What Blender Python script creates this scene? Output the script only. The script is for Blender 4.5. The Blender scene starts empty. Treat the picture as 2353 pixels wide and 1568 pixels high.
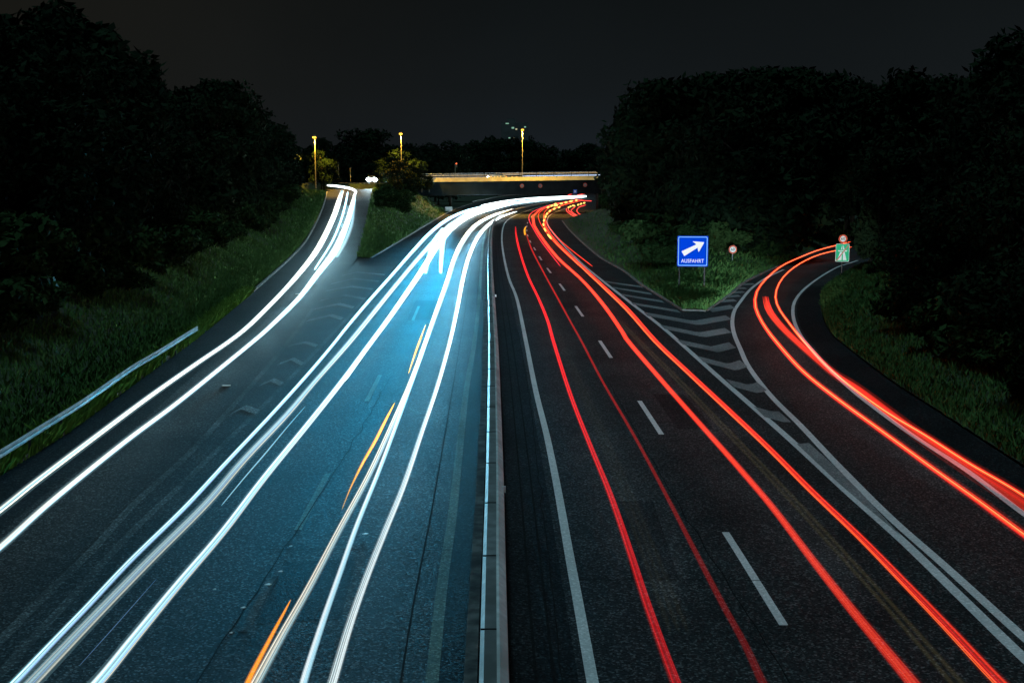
import bpy, bmesh, math, random
import numpy as np
from mathutils import Vector, Matrix, noise, geometry
random.seed(7); rng = np.random.default_rng(7)
scene = bpy.context.scene
col = scene.collection
R = math.radians

# ------------------------------------------------------------------ camera, sky, light, exposure
FP, HOR, CH = 2800.0, 410.0, 8.2            # focal length and horizon in units of a 2352 px wide frame; eye height
TH = math.atan((784 - HOR) / FP)
cam_d = bpy.data.cameras.new("camera"); cam = bpy.data.objects.new("camera", cam_d); col.objects.link(cam)
cam.location = (0, 0, CH); cam.rotation_euler = (math.pi / 2 - TH, 0, 0)
cam_d.sensor_width = 36; cam_d.lens = 36 * FP / 2352; cam_d.clip_start = 0.1; cam_d.clip_end = 6000
scene.camera = cam
scene.view_settings.view_transform = 'Standard'; scene.view_settings.look = 'None'
scene.view_settings.exposure = 0.0; scene.view_settings.gamma = 1.0
scene.cycles.transparent_max_bounces = 40; scene.cycles.max_bounces = 5
scene.cycles.diffuse_bounces = 2; scene.cycles.glossy_bounces = 2
scene.cycles.use_denoising = True
scene.cycles.sample_clamp_indirect = 3.0
scene.cycles.caustics_reflective = False; scene.cycles.caustics_refractive = False

world = bpy.data.worlds.new("World"); scene.world = world; world.use_nodes = True
wn, wl = world.node_tree.nodes, world.node_tree.links
bg = wn["Background"]
tc = wn.new("ShaderNodeTexCoord"); sep = wn.new("ShaderNodeSeparateXYZ"); wl.new(tc.outputs["Generated"], sep.inputs[0])
ramp = wn.new("ShaderNodeValToRGB"); wl.new(sep.outputs["Z"], ramp.inputs[0])      # city glow at the horizon, darker overhead
cr = ramp.color_ramp
cr.elements[0].position = 0.0; cr.elements[0].color = (0.0120, 0.0165, 0.0215, 1)
cr.elements[1].position = 0.17; cr.elements[1].color = (0.0056, 0.0074, 0.0078, 1)
e = cr.elements.new(0.07); e.color = (0.0085, 0.0112, 0.0128, 1)
warm = wn.new("ShaderNodeMapRange"); wl.new(sep.outputs["X"], warm.inputs[0])       # warmer towards the town on the left
warm.inputs[1].default_value = 0.0; warm.inputs[2].default_value = -0.42; warm.inputs[3].default_value = 0; warm.inputs[4].default_value = 1
mixw = wn.new("ShaderNodeMix"); mixw.data_type = 'RGBA'; wl.new(warm.outputs[0], mixw.inputs[0]); wl.new(ramp.outputs[0], mixw.inputs[6])
mixw.inputs[7].default_value = (0.0105, 0.0100, 0.0078, 1)
cl = wn.new("ShaderNodeTexNoise"); cl.inputs["Scale"].default_value = 3.2; cl.inputs["Detail"].default_value = 5; wl.new(tc.outputs["Generated"], cl.inputs["Vector"])   # thin cloud catching the town's light
cq = wn.new("ShaderNodeMapRange"); cq.inputs[1].default_value = 0.3; cq.inputs[2].default_value = 0.7; cq.inputs[3].default_value = 0.64; cq.inputs[4].default_value = 0.94; wl.new(cl.outputs["Fac"], cq.inputs[0])
cm = wn.new("ShaderNodeMix"); cm.data_type = 'RGBA'; cm.blend_type = 'MULTIPLY'; cm.inputs[0].default_value = 1.0; wl.new(mixw.outputs[2], cm.inputs[6]); wl.new(cq.outputs[0], cm.inputs[7])
wl.new(cm.outputs[2], bg.inputs[0]); bg.inputs[1].default_value = 1.0

def spot(name, loc, target, watts, colr, half_deg, blend=0.6, size=0.08):
    l = bpy.data.lights.new(name, 'SPOT'); l.energy = watts; l.color = colr; l.spot_size = R(half_deg * 2); l.spot_blend = blend; l.shadow_soft_size = size
    o = bpy.data.objects.new(name, l); col.objects.link(o); o.location = loc
    o.rotation_euler = (Vector(target) - Vector(loc)).to_track_quat('-Z', 'Y').to_euler()
    return o

# headlamp beams of the traffic: away from the viewer on the right carriageway and exit, towards the viewer on the left
BEAMS = []
sun = bpy.data.lights.new("fill_sun", 'SUN'); sun.energy = 0.95; sun.angle = R(10); sun.color = (0.44, 0.86, 1.0)      # added sun filling the dark road and markings evenly, no moon in view
so = bpy.data.objects.new("fill_sun", sun); col.objects.link(so); so.rotation_euler = Vector((0.12, 0.22, -1.0)).to_track_quat('-Z', 'Y').to_euler()
COOL = (0.01, 0.44, 0.80); WHT = (0.80, 0.92, 1.0); WRM = (1.0, 0.90, 0.76)
# ------------------------------------------------------------------ helpers
CT, ST = math.cos(TH), math.sin(TH)
def ray(px, py):
    x = (px - 1176) / FP; y = (784 - py) / FP
    return np.array([x, CT + y * ST, -ST + y * CT])
def zr(Y):                                   # slip road climbs to the cross street
    return 0.0485 * 8.0 * math.log1p(math.exp(min(60, (Y - 136) / 8.0)))
def g(px, py, z=0.0):                        # where the sight line meets the level z
    d = ray(px, py); t = (z - CH) / d[2]
    return np.array([0, 0, CH]) + d * t
def gr(px, py, z=0.0):                       # where the sight line meets the slip road raised by z
    d = ray(px, py); lo, hi = 5.0, 420.0
    for _ in range(50):
        m = (lo + hi) / 2
        if CH + d[2] * m > zr(d[1] * m) + z: lo = m
        else: hi = m
    return np.array([0, 0, CH]) + d * lo
def at(px, py, Y):                           # the point at distance Y along the road axis
    d = ray(px, py); return np.array([0, 0, CH]) + d * (Y / d[1])
def px_of(X, Y): return 1176 + FP * X / (Y * CT)   # good enough near the horizon

def spline(pts, n):
    P = np.array(pts, float); P = np.vstack([2 * P[0] - P[1], P, 2 * P[-1] - P[-2]])
    seg = np.linalg.norm(np.diff(P[1:-1, :2], axis=0), axis=1); cum = np.concatenate([[0], np.cumsum(seg)])
    out = []
    for s in np.linspace(0, cum[-1], n):
        i = min(len(seg) - 1, int(np.searchsorted(cum, s, side='right') - 1)); t = (s - cum[i]) / max(seg[i], 1e-6)
        a, b, c, d = P[i], P[i + 1], P[i + 2], P[i + 3]
        out.append(0.5 * (2 * b + (c - a) * t + (2 * a - 5 * b + 4 * c - d) * t * t + (3 * b - a - 3 * c + d) * t ** 3))
    return np.array(out)
def wpath(pts, n=60, z=0.0, proj=None, ext=0.0):
    """a pixel curve laid on the ground; ext metres of straight extension before the first point (under the viewer)"""
    proj = proj or g
    W = np.array([proj(p[0], p[1], z) for p in spline(pts, n)])
    if ext > 0:
        d = W[0] - W[3]; d[2] = 0; d /= np.linalg.norm(d)
        W = np.vstack([W[0] + d * ext, W])
    return W
def resample(W, step):
    seg = np.linalg.norm(np.diff(W, axis=0), axis=1); cum = np.concatenate([[0], np.cumsum(seg)])
    s = np.arange(0, cum[-1], step)
    return np.stack([np.interp(s, cum, W[:, k]) for k in range(3)], 1)
def perp(W):                                 # horizontal normals (to the right of the direction of travel)
    T = np.gradient(W, axis=0); T[:, 2] = 0; T /= np.maximum(np.linalg.norm(T, axis=1, keepdims=True), 1e-6)
    return np.stack([T[:, 1], -T[:, 0], np.zeros(len(W))], 1)

def tag(o, label=None, cat=None, group=None, kind=None):
    if label: o['label'] = label
    if cat: o['category'] = cat
    if group: o['group'] = group
    if kind: o['kind'] = kind
    return o
def mesh_obj(name, V, F, m=None, parent=None, smooth=False):
    me = bpy.data.meshes.new(name); me.from_pydata([tuple(map(float, v)) for v in V], [], [tuple(map(int, f)) for f in F]); me.update()
    if smooth: me.polygons.foreach_set('use_smooth', [True] * len(me.polygons))
    o = bpy.data.objects.new(name, me); col.objects.link(o)
    if m: me.materials.append(m)
    if parent: o.parent = parent
    return o
def empty(name, loc=(0, 0, 0), rz=0.0):
    o = bpy.data.objects.new(name, None); col.objects.link(o); o.location = tuple(map(float, loc)); o.rotation_euler = (0, 0, rz); o.empty_display_size = 0.3
    return o
class MB:
    def __init__(s): s.V = []; s.F = []
    def add(s, V, F):
        b = len(s.V); s.V += [tuple(map(float, v)) for v in V]; s.F += [tuple(b + i for i in f) for f in F]; return s
    def box(s, c, d, rz=0.0):
        c = Vector(c); V = []
        for x in (-.5, .5):
            for y in (-.5, .5):
                for z in (-.5, .5):
                    v = Vector((x * d[0], y * d[1], z * d[2]))
                    if rz: v = Matrix.Rotation(rz, 3, 'Z') @ v
                    V.append(c + v)
        return s.add(V, [(0, 1, 3, 2), (4, 6, 7, 5), (0, 4, 5, 1), (2, 3, 7, 6), (0, 2, 6, 4), (1, 5, 7, 3)])
    def tube(s, P, r, n=8, caps=True):
        P = [Vector(p) for p in P]; rr = r if hasattr(r, '__len__') else [r] * len(P); rings = []
        for i, p in enumerate(P):
            t = (P[min(i + 1, len(P) - 1)] - P[max(i - 1, 0)]).normalized()
            a = t.cross(Vector((0, 0, 1)));
            if a.length < 1e-3: a = Vector((1, 0, 0))
            a.normalize(); b = a.cross(t)
            rings.append([p + (a * math.cos(2 * math.pi * k / n) + b * math.sin(2 * math.pi * k / n)) * rr[i] for k in range(n)])
        V = [v for q in rings for v in q]
        F = [(i * n + k, i * n + (k + 1) % n, (i + 1) * n + (k + 1) % n, (i + 1) * n + k) for i in range(len(P) - 1) for k in range(n)]
        if caps: F += [tuple(range(n))[::-1], tuple((len(P) - 1) * n + k for k in range(n))]
        return s.add(V, F)
    def prism(s, poly, f, th):
        """flat polygon (u,v) given thickness; f(u,v,w) -> point"""
        n = len(poly); tri = geometry.tessellate_polygon([[Vector((p[0], p[1], 0)) for p in poly]])
        V = [f(p[0], p[1], 0) for p in poly] + [f(p[0], p[1], th) for p in poly]
        F = [tuple(t) for t in tri] + [tuple(i + n for i in t) for t in tri] + [(i, (i + 1) % n, n + (i + 1) % n, n + i) for i in range(n)]
        return s.add(V, F)
    def sweep(s, W, prof, closed=False):
        """profile points (across, up) swept along the path W"""
        W = np.asarray(W); N = perp(W); m = len(prof); V = []
        for p, q in zip(W, N):
            for a, u in prof: V.append(p + q * a + np.array([0, 0, u]))
        k = m if closed else m - 1
        F = [(i * m + j, i * m + (j + 1) % m, (i + 1) * m + (j + 1) % m, (i + 1) * m + j) for i in range(len(W) - 1) for j in range(k)]
        if closed: F += [tuple(range(m)), tuple((len(W) - 1) * m + j for j in range(m))[::-1]]
        return s.add(V, F)
    def build(s, name, m, parent=None, smooth=False): return mesh_obj(name, s.V, s.F, m, parent, smooth)

# ------------------------------------------------------------------ materials
def mat(name, base, rough=0.6, metal=0.0, spec=0.5):
    m = bpy.data.materials.new(name); m.use_nodes = True; b = m.node_tree.nodes["Principled BSDF"]
    b.inputs["Base Color"].default_value = (*base, 1); b.inputs["Roughness"].default_value = rough; b.inputs["Metallic"].default_value = metal
    b.inputs["Specular IOR Level"].default_value = spec
    return m
def noisy(name, c1, c2, scale, rough=0.7, metal=0.0, c3=None, scale3=0.3, bump=0.0, spec=0.5, coord="Object", p=(0.35, 0.65)):
    m = mat(name, c1, rough, metal, spec); nt = m.node_tree; n, l = nt.nodes, nt.links; b = n["Principled BSDF"]
    t = n.new("ShaderNodeTexCoord"); x = n.new("ShaderNodeTexNoise"); x.inputs["Scale"].default_value = scale; x.inputs["Detail"].default_value = 4
    l.new(t.outputs[coord], x.inputs["Vector"])
    r = n.new("ShaderNodeValToRGB"); r.color_ramp.elements[0].position = p[0]; r.color_ramp.elements[1].position = p[1]
    r.color_ramp.elements[0].color = (*c1, 1); r.color_ramp.elements[1].color = (*c2, 1); l.new(x.outputs["Fac"], r.inputs[0])
    out = r.outputs[0]
    if c3:
        y = n.new("ShaderNodeTexNoise"); y.inputs["Scale"].default_value = scale3; y.inputs["Detail"].default_value = 5; l.new(t.outputs[coord], y.inputs["Vector"])
        q = n.new("ShaderNodeMapRange"); q.inputs[1].default_value = 0.45; q.inputs[2].default_value = 0.7; l.new(y.outputs["Fac"], q.inputs[0])
        mx = n.new("ShaderNodeMix"); mx.data_type = 'RGBA'; l.new(q.outputs[0], mx.inputs[0]); l.new(out, mx.inputs[6]); mx.inputs[7].default_value = (*c3, 1); out = mx.outputs[2]
    l.new(out, b.inputs["Base Color"])
    if bump:
        bp = n.new("ShaderNodeBump"); bp.inputs["Strength"].default_value = bump; bp.inputs["Distance"].default_value = 0.02; l.new(x.outputs["Fac"], bp.inputs["Height"]); l.new(bp.outputs[0], b.inputs["Normal"])
    return m
def asphalt(name, lo, hi, grain, rough, top=2.2, wear=(0.6, 1.25)):
    m = mat(name, lo, rough, 0, 0.06); nt = m.node_tree; n, l = nt.nodes, nt.links; b = n["Principled BSDF"]
    t = n.new("ShaderNodeTexCoord")
    v = n.new("ShaderNodeTexVoronoi"); v.inputs["Scale"].default_value = grain; l.new(t.outputs["Object"], v.inputs["Vector"])   # chippings
    sp = n.new("ShaderNodeSeparateColor"); l.new(v.outputs["Color"], sp.inputs[0])
    r = n.new("ShaderNodeValToRGB"); r.color_ramp.elements[0].color = (*lo, 1); r.color_ramp.elements[0].position = 0.1
    r.color_ramp.elements[1].color = (*[min(.85, h * top) for h in hi], 1); r.color_ramp.elements[1].position = 1.0; em = r.color_ramp.elements.new(.80); em.color = (*[(a_ + h) * .5 for a_, h in zip(lo, hi)], 1); l.new(sp.outputs[0], r.inputs[0])
    big = n.new("ShaderNodeTexNoise"); big.inputs["Scale"].default_value = 0.22; big.inputs["Detail"].default_value = 6; l.new(t.outputs["Object"], big.inputs["Vector"])
    q = n.new("ShaderNodeMapRange"); q.inputs[1].default_value = 0.3; q.inputs[2].default_value = 0.75; q.inputs[3].default_value = wear[0]; q.inputs[4].default_value = wear[1]; l.new(big.outputs["Fac"], q.inputs[0])
    mul = n.new("ShaderNodeMix"); mul.data_type = 'RGBA'; mul.blend_type = 'MULTIPLY'; mul.inputs[0].default_value = 1.0
    l.new(r.outputs[0], mul.inputs[6]); l.new(q.outputs[0], mul.inputs[7]); l.new(mul.outputs[2], b.inputs["Base Color"])
    rr = n.new("ShaderNodeMapRange"); rr.inputs[3].default_value = rough - 0.15; rr.inputs[4].default_value = min(1.0, rough + 0.15); l.new(sp.outputs[1], rr.inputs[0]); l.new(rr.outputs[0], b.inputs["Roughness"])
    bp = n.new("ShaderNodeBump"); bp.inputs["Strength"].default_value = 0.35; bp.inputs["Distance"].default_value = 0.006; l.new(v.outputs["Distance"], bp.inputs["Height"]); l.new(bp.outputs[0], b.inputs["Normal"])
    return m
def glow(name, colr, strength):
    m = bpy.data.materials.new(name); m.use_nodes = True; nt = m.node_tree; nt.nodes.remove(nt.nodes["Principled BSDF"])
    e = nt.nodes.new("ShaderNodeEmission"); e.inputs[0].default_value = (*colr, 1); e.inputs[1].default_value = strength
    nt.links.new(e.outputs[0], nt.nodes["Material Output"].inputs[0]); return m
def trail_mat():
    """light added to whatever lies behind it; colour and strength travel with the strand"""
    m = bpy.data.materials.new("lamp_light"); m.use_nodes = True; nt = m.node_tree; n, l = nt.nodes, nt.links; n.remove(n["Principled BSDF"])
    a = n.new("ShaderNodeAttribute"); a.attribute_name = "lamp_colour"
    e = n.new("ShaderNodeEmission"); l.new(a.outputs["Color"], e.inputs[0])
    t = n.new("ShaderNodeBsdfTransparent"); s = n.new("ShaderNodeAddShader"); l.new(e.outputs[0], s.inputs[0]); l.new(t.outputs[0], s.inputs[1])
    l.new(s.outputs[0], n["Material Output"].inputs[0]); return m

M = {}
M['road'] = asphalt("road_asphalt", (0.012, 0.013, 0.014), (0.056, 0.057, 0.058), 26, 0.85)
M['slip'] = asphalt("slip_road_asphalt", (0.011, 0.011, 0.012), (0.050, 0.050, 0.050), 26, 0.85)
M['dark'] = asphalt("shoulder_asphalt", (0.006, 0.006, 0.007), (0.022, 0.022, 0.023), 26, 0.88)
M['tar'] = noisy("tar_joint", (0.008, 0.008, 0.009), (0.016, 0.016, 0.016), 8, 0.95, spec=0.02)
M['paint'] = asphalt('paint', (0.50, 0.51, 0.51), (0.76, 0.77, 0.77), 26, 0.88, 1.05, (0.82, 1.1))
M['wornpaint'] = asphalt('wornpaint', (0.030, 0.031, 0.032), (0.105, 0.106, 0.106), 26, 0.88, 1.8, (0.25, 1.9))
M['chevpaint'] = asphalt('chevpaint', (0.16, 0.165, 0.17), (0.34, 0.35, 0.35), 26, 0.88, 1.2, (0.55, 1.3))
M['greenpaint'] = asphalt('greenpaint', (0.060, 0.085, 0.072), (0.15, 0.19, 0.16), 26, 0.88, 1.4, (0.6, 1.25))
M['fadedchev'] = asphalt('faded_chevron_paint', (0.09, 0.091, 0.091), (0.28, 0.28, 0.28), 26, 0.88, 1.6, (0.35, 1.6))
M['kerb'] = noisy("kerb_concrete", (0.16, 0.155, 0.15), (0.27, 0.26, 0.25), 5, 0.85, c3=(0.10, 0.10, 0.09), scale3=0.8)
M['soil'] = noisy("verge_soil", (0.016, 0.028, 0.010), (0.040, 0.062, 0.020), 2.2, 0.95, c3=(0.020, 0.020, 0.012), scale3=0.4, bump=0.5)
M['land'] = noisy("far_ground", (0.012, 0.020, 0.010), (0.025, 0.036, 0.016), 0.05, 0.95)
M['steel'] = noisy("galvanised_steel", (0.52, 0.53, 0.54), (0.74, 0.75, 0.76), 3.5, 0.5, 0.1, c3=(0.40, 0.40, 0.40), scale3=0.7)
M['oldsteel'] = noisy("dull_galvanised_steel", (0.20, 0.21, 0.22), (0.32, 0.33, 0.34), 4, 0.6, 0.3)
M['capsteel'] = noisy('weathered_zinc', (0.12, 0.13, 0.135), (0.22, 0.23, 0.24), 2.5, 0.6, 0.0, c3=(0.08, 0.085, 0.085), scale3=0.6)
M['post'] = noisy("post_steel", (0.03, 0.03, 0.03), (0.06, 0.06, 0.06), 5, 0.6, 0.4)
M['concrete'] = noisy("bridge_concrete", (0.20, 0.20, 0.195), (0.30, 0.295, 0.285), 0.8, 0.85, c3=(0.14, 0.14, 0.13), scale3=0.25)
M['darkconcrete'] = noisy('dark_teal_concrete', (0.008, 0.015, 0.019), (0.016, 0.025, 0.030), 0.6, 0.95, c3=(0.006, 0.011, 0.014), scale3=0.2, spec=0.1)  # dark teal base tone for bridge deck and abutments
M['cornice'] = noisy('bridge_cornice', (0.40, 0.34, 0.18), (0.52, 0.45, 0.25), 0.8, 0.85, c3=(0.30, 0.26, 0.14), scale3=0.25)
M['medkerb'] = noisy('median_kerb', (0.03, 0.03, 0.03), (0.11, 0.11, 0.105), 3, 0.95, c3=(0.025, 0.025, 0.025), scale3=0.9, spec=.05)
M['bark'] = noisy("bark", (0.020, 0.017, 0.013), (0.05, 0.042, 0.032), 9, 0.9)
def leaf_mat(name, a, b):
    m = mat(name, a, 0.75, 0, 0.04); nt = m.node_tree; n, l = nt.nodes, nt.links; bs = n["Principled BSDF"]
    gi = n.new("ShaderNodeNewGeometry"); oi = n.new("ShaderNodeObjectInfo")
    ad = n.new("ShaderNodeMath"); ad.operation = 'ADD'; l.new(gi.outputs["Random Per Island"], ad.inputs[0]); l.new(oi.outputs["Random"], ad.inputs[1])
    h = n.new("ShaderNodeMath"); h.operation = 'MULTIPLY'; h.inputs[1].default_value = 0.5; l.new(ad.outputs[0], h.inputs[0])
    r = n.new("ShaderNodeValToRGB"); r.color_ramp.elements[0].color = (*a, 1); r.color_ramp.elements[1].color = (*b, 1); l.new(h.outputs[0], r.inputs[0]); l.new(r.outputs[0], bs.inputs["Base Color"])
    return m
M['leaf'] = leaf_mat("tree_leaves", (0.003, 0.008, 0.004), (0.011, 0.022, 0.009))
M['shrubleaf'] = leaf_mat("shrub_leaves", (0.008, 0.022, 0.007), (0.028, 0.052, 0.016))
M['grass'] = leaf_mat("grass_blades", (0.034, 0.095, 0.026), (0.11, 0.19, 0.055))
M['weed'] = leaf_mat('weed_blades', (0.05, 0.14, 0.02), (0.19, 0.32, 0.06))
M['trail'] = trail_mat()
M['sodium'] = glow("sodium_lamp", (1.0, 0.50, 0.04), 4.5)
M['headlight'] = glow("headlight_lens", (0.9, 0.97, 1.0), 400)
M['white'] = mat("sign_white", (0.80, 0.82, 0.82), 0.5)
M['black'] = mat("sign_black", (0.02, 0.02, 0.02), 0.5)
M['red'] = mat("sign_red", (0.62, 0.07, 0.02), 0.5)
M['pink'] = mat("sign_bar_red", (0.62, 0.16, 0.13), 0.5)
M['green'] = mat("sign_green", (0.0, 0.50, 0.22), 0.5)
M['litblue'] = glow("backlit_blue", (0.0, 0.055, 0.72), 1.0)
M['litwhite'] = glow("backlit_white", (0.86, 0.92, 0.95), 1.0)
M['litpale'] = glow("backlit_pale_blue", (0.36, 0.74, 0.86), 0.9)
M['signback'] = mat("sign_back", (0.12, 0.12, 0.125), 0.5, 0.6)
M['blue'] = mat("sign_blue", (0.02, 0.10, 0.55), 0.5)

# ------------------------------------------------------------------ the paths of the place
P_KERB_L = [(-260, 1265), (-120, 1160), (0, 1086), (125, 1009), (225, 939), (320, 869), (435, 787), (525, 715), (610, 645), (690, 570), (725, 515), (745, 467), (751, 440)]
P_RAMP_R = [(-171, 1650), (0, 1479), (100, 1379), (210, 1274), (310, 1164), (430, 1054), (525, 949), (600, 867), (680, 770), (740, 690), (790, 628), (820, 592), (833, 545), (843, 495), (850, 455), (856, 432)]
P_ISL_R = [(852, 593), (900, 565), (950, 535), (1000, 505), (1030, 488), (1075, 470), (1120, 459)]
P_GORE_L = [(1568, 713), (1477, 657), (1431, 622), (1383, 595), (1347, 566), (1315, 536), (1300, 519), (1291, 507)]
P_GORE_R = [(1621, 715), (1678, 676), (1710, 649), (1750, 630), (1804, 606), (1870, 580), (1939, 557), (2010, 536)]
P_EDGE_R = [(2900, 1430), (2500, 1170), (2351, 1074), (2251, 1009), (2151, 944), (2036, 869), (1943, 797), (1911, 770), (1892, 738), (1884, 705), (1887, 673), (1908, 651), (1935, 633), (1975, 612), (2040, 585)]
P_BAR = [(1125, 1700), (1126, 1564), (1128, 1314), (1131, 1084), (1131, 884), (1130, 784), (1127, 700), (1124, 600), (1126, 535), (1134, 508), (1152, 490), (1190, 478), (1238, 468), (1303, 458), (1347, 452.5)]

kerbL = wpath(P_KERB_L, 90, 0, gr, 25); rampR = wpath(P_RAMP_R, 90, 0, gr, 15)
edgeR = wpath(P_EDGE_R, 80, 0, g, 12)
goreL = wpath(P_GORE_L, 40); goreR = wpath(P_GORE_R, 40); islR = wpath(P_ISL_R, 40)
barrier = resample(wpath(P_BAR, 120, 0.72, g, 14), 1.0); barrier[:, 2] = 0

# ------------------------------------------------------------------ ground and roads
big = [(-2500, -300), (2500, -300), (2500, 4500), (-2500, 4500)]
tag(mesh_obj('ground', [(x, y, -0.6) for x, y in big], [(0, 1, 2, 3)], M['land']), kind='structure')

ring = [tuple(p[:2]) for p in rampR if p[1] < 127]
ring += [tuple(p[:2]) for p in islR]
ring += [tuple(g(x, y)[:2]) for x, y in [(1180, 450.5), (1260, 446), (1400, 442), (1500, 447), (1500, 500), (1360, 500), (1310, 501)]]
ring += [tuple(p[:2]) for p in goreL[::-1]] + [tuple(p[:2]) for p in goreR] + [tuple(p[:2]) for p in edgeR[::-1]]
tri = geometry.tessellate_polygon([[Vector((x, y, 0)) for x, y in ring]])
tag(mesh_obj('road', [(x, y, 0) for x, y in ring], tri, M['road']), kind='structure')

def loft(A, B, n, zf=None, m=None, name='terrain', k=2, dz=0.0):
    """sheet between two paths; zf(t, s, point) adds height"""
    ta = np.linspace(0, 1, n); ca = np.linspace(0, 1, len(A)); cb = np.linspace(0, 1, len(B))
    V = []; F = []
    for t in ta:
        a = np.array([np.interp(t, ca, A[:, i]) for i in range(3)]); b = np.array([np.interp(t, cb, B[:, i]) for i in range(3)])
        for j in range(k):
            s = j / (k - 1); p = a + (b - a) * s; p[2] += dz
            if zf: p[2] += zf(t, s, p)
            V.append(p)
    F = [(i * k + j, i * k + j + 1, (i + 1) * k + j + 1, (i + 1) * k + j) for i in range(n - 1) for j in range(k - 1)]
    return tag(mesh_obj(name, V, F, m, None, True), kind='structure')
# slip road: match both edges by distance
def by_y(W, ys):
    o = np.argsort(W[:, 1]); return np.stack([np.interp(ys, W[o, 1], W[o, k]) for k in range(3)], 1)
ys = np.concatenate([np.arange(-5, 120, 3.0), np.arange(120, 262, 2.0)])
kL = by_y(kerbL, ys); rR = by_y(rampR, ys)
kL[:, 2] = [zr(y) for y in ys]; rR[:, 2] = [zr(y) for y in ys]
loft(kL, rR, len(ys), None, M['slip'], 'slip_road', 6, 0.0)

def bank(W, side, prof, base, top, name, seed):
    """verge rising away from a road edge; prof = (offset, share of the rise)"""
    N = perp(W) * side; V = []; k = len(prof)
    for p, q in zip(W, N):
        for off, sh in prof:
            b = base(p[1]); x = p + q * off
            z = b + (top(p[1]) - b) * sh + (noise.noise(Vector((x[0] * .12, x[1] * .12, seed))) * min(1.0, off * .08) * 1.2)
            V.append((x[0], x[1], z))
    F = [(i * k + j, i * k + j + 1, (i + 1) * k + j + 1, (i + 1) * k + j) for i in range(len(W) - 1) for j in range(k - 1)]
    o = tag(mesh_obj(name, V, F, M['soil'], None, True), kind='structure')
    return np.array(V).reshape(len(W), k, 3)
profL = [(0.28, 0.01), (0.8, 0.02), (1.6, 0.05), (3, 0.13), (5, 0.28), (8, 0.5), (12, 0.75), (18, 0.95), (30, 1.0), (60, 1.0), (110, 0.9)]
kLs = resample(np.stack([kL[:, 0], kL[:, 1], kL[:, 2]], 1), 2.5)
NL = bank(kLs, -1, profL, lambda y: zr(y) - 0.0, lambda y: max(6.5, zr(y) + 1.2), 'verge_terrain', 3.1)
eRs = resample(edgeR, 2.5)
profR = [(0.05, 0.0), (0.8, 0.01), (1.8, 0.04), (3.5, 0.12), (6, 0.30), (9, 0.5), (14, 0.8), (22, 1.0), (50, 1.0), (100, 0.9)]
NR = bank(eRs, 1, profR, lambda y: 0.06, lambda y: 4.5, 'verge_terrain', 8.4)

def gore_z(t, s, p): return 0.06 + 4 * s * (1 - s) * (0.25 + 4.5 * t * t) * min(1, t * 3) + 0.25 * noise.noise(Vector((p[0] * .2, p[1] * .2, 1)))* min(1, 8 * s * (1 - s))
loft(goreL, goreR, 50, gore_z, M['soil'], 'gore_terrain', 14)
iy = np.linspace(127, 300, 60)
iL = by_y(rampR, np.clip(iy, 0, 262)); iL[:, 1] = iy; iL[:, 2] = [min(7.3, zr(y)) for y in iy]
iR = by_y(islR, iy); iR[:, 2] = 0.0
def isl_z(t, s, p): return 0.05 + (1.6 * t) * math.sin(math.pi * min(1, s * 1.3)) * (1 if s < .77 else 0) + 0.35 * noise.noise(Vector((p[0] * .2, p[1] * .2, 5))) * min(1, 6 * s * (1 - s))
loft(iL, iR, 60, isl_z, M['soil'], 'island_terrain', 16)

# kerbs
for nm, W in (('kerb', kLs), ('kerb', resample(goreL, 1.5)), ('kerb', resample(goreR, 1.5)), ('kerb', resample(islR, 2.0))):
    tag(MB().sweep(W, [(-.09, -.1), (-.09, .10), (.09, .10), (.09, -.1)]).build(nm, M['kerb']), kind='structure')
tipk = np.linspace(goreL[0], goreR[0], 6)
tag(MB().sweep(tipk, [(-.09, -.1), (-.09, .10), (.09, .10), (.09, -.1)]).build('kerb', M['kerb']), kind='structure')

# ------------------------------------------------------------------ road markings
LV = 0.0012            # paint film: thin, or the grazing headlamps would make it throw shadows
def line(W, w, m, lv=1, name='road_marking'):
    W = np.array(W); N = perp(W); V = []; 
    for p, q in zip(W, N): V += [p - q * w / 2 + [0, 0, LV * lv], p + q * w / 2 + [0, 0, LV * lv]]
    return tag(mesh_obj(name, V, [(2 * i, 2 * i + 1, 2 * i + 3, 2 * i + 2) for i in range(len(W) - 1)], m), kind='structure')
P_LEFTLINE = [(1380, 1660), (1361, 1564), (1331, 1399), (1306, 1264), (1283, 1134), (1258, 1009), (1231, 899), (1208, 784), (1188, 689), (1168, 636), (1154, 568), (1155, 524), (1169, 503), (1206, 486), (1250, 473), (1310, 463)]
line(wpath(P_LEFTLINE, 140, 0, g, 10), 0.20, M['paint'])
P_MAINR = [(2520, 1660), (2351, 1509), (2206, 1369), (2076, 1244), (1946, 1129), (1826, 1019), (1741, 944), (1666, 879), (1604, 824), (1546, 784-12), (1517, 748), (1447, 694), (1383, 644), (1338, 607), (1297, 566), (1271, 536), (1259, 519), (1256, 507), (1262, 495), (1279, 486), (1300, 479)]
P_MAINR[9] = (1550, 776)
line(wpath(P_MAINR, 160, 0, g, 10), 0.24, M['paint'])
P_EXL = [(2560, 1640), (2351, 1462), (2176, 1304), (2046, 1189), (1926, 1069), (1841, 979), (1771, 909), (1721, 844), (1700, 800), (1686, 766), (1682, 738), (1687, 713), (1701, 692), (1720, 668), (1740, 651), (1762, 637), (1800, 619)]
line(wpath(P_EXL, 140, 0, g, 10), 0.22, M['paint'], 2)
P_EXR = [(2620, 1370), (2480, 1270), (2351, 1179), (2226, 1084), (2111, 1009), (2030, 952), (1960, 898), (1900, 842), (1862, 800), (1840, 772), (1825, 740), (1821, 711), (1827, 689), (1846, 665), (1881, 638), (1922, 614), (1952, 604), (1970, 598)]
line(wpath(P_EXR, 120, 0, g, 6), 0.2, M['paint'])
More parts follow.
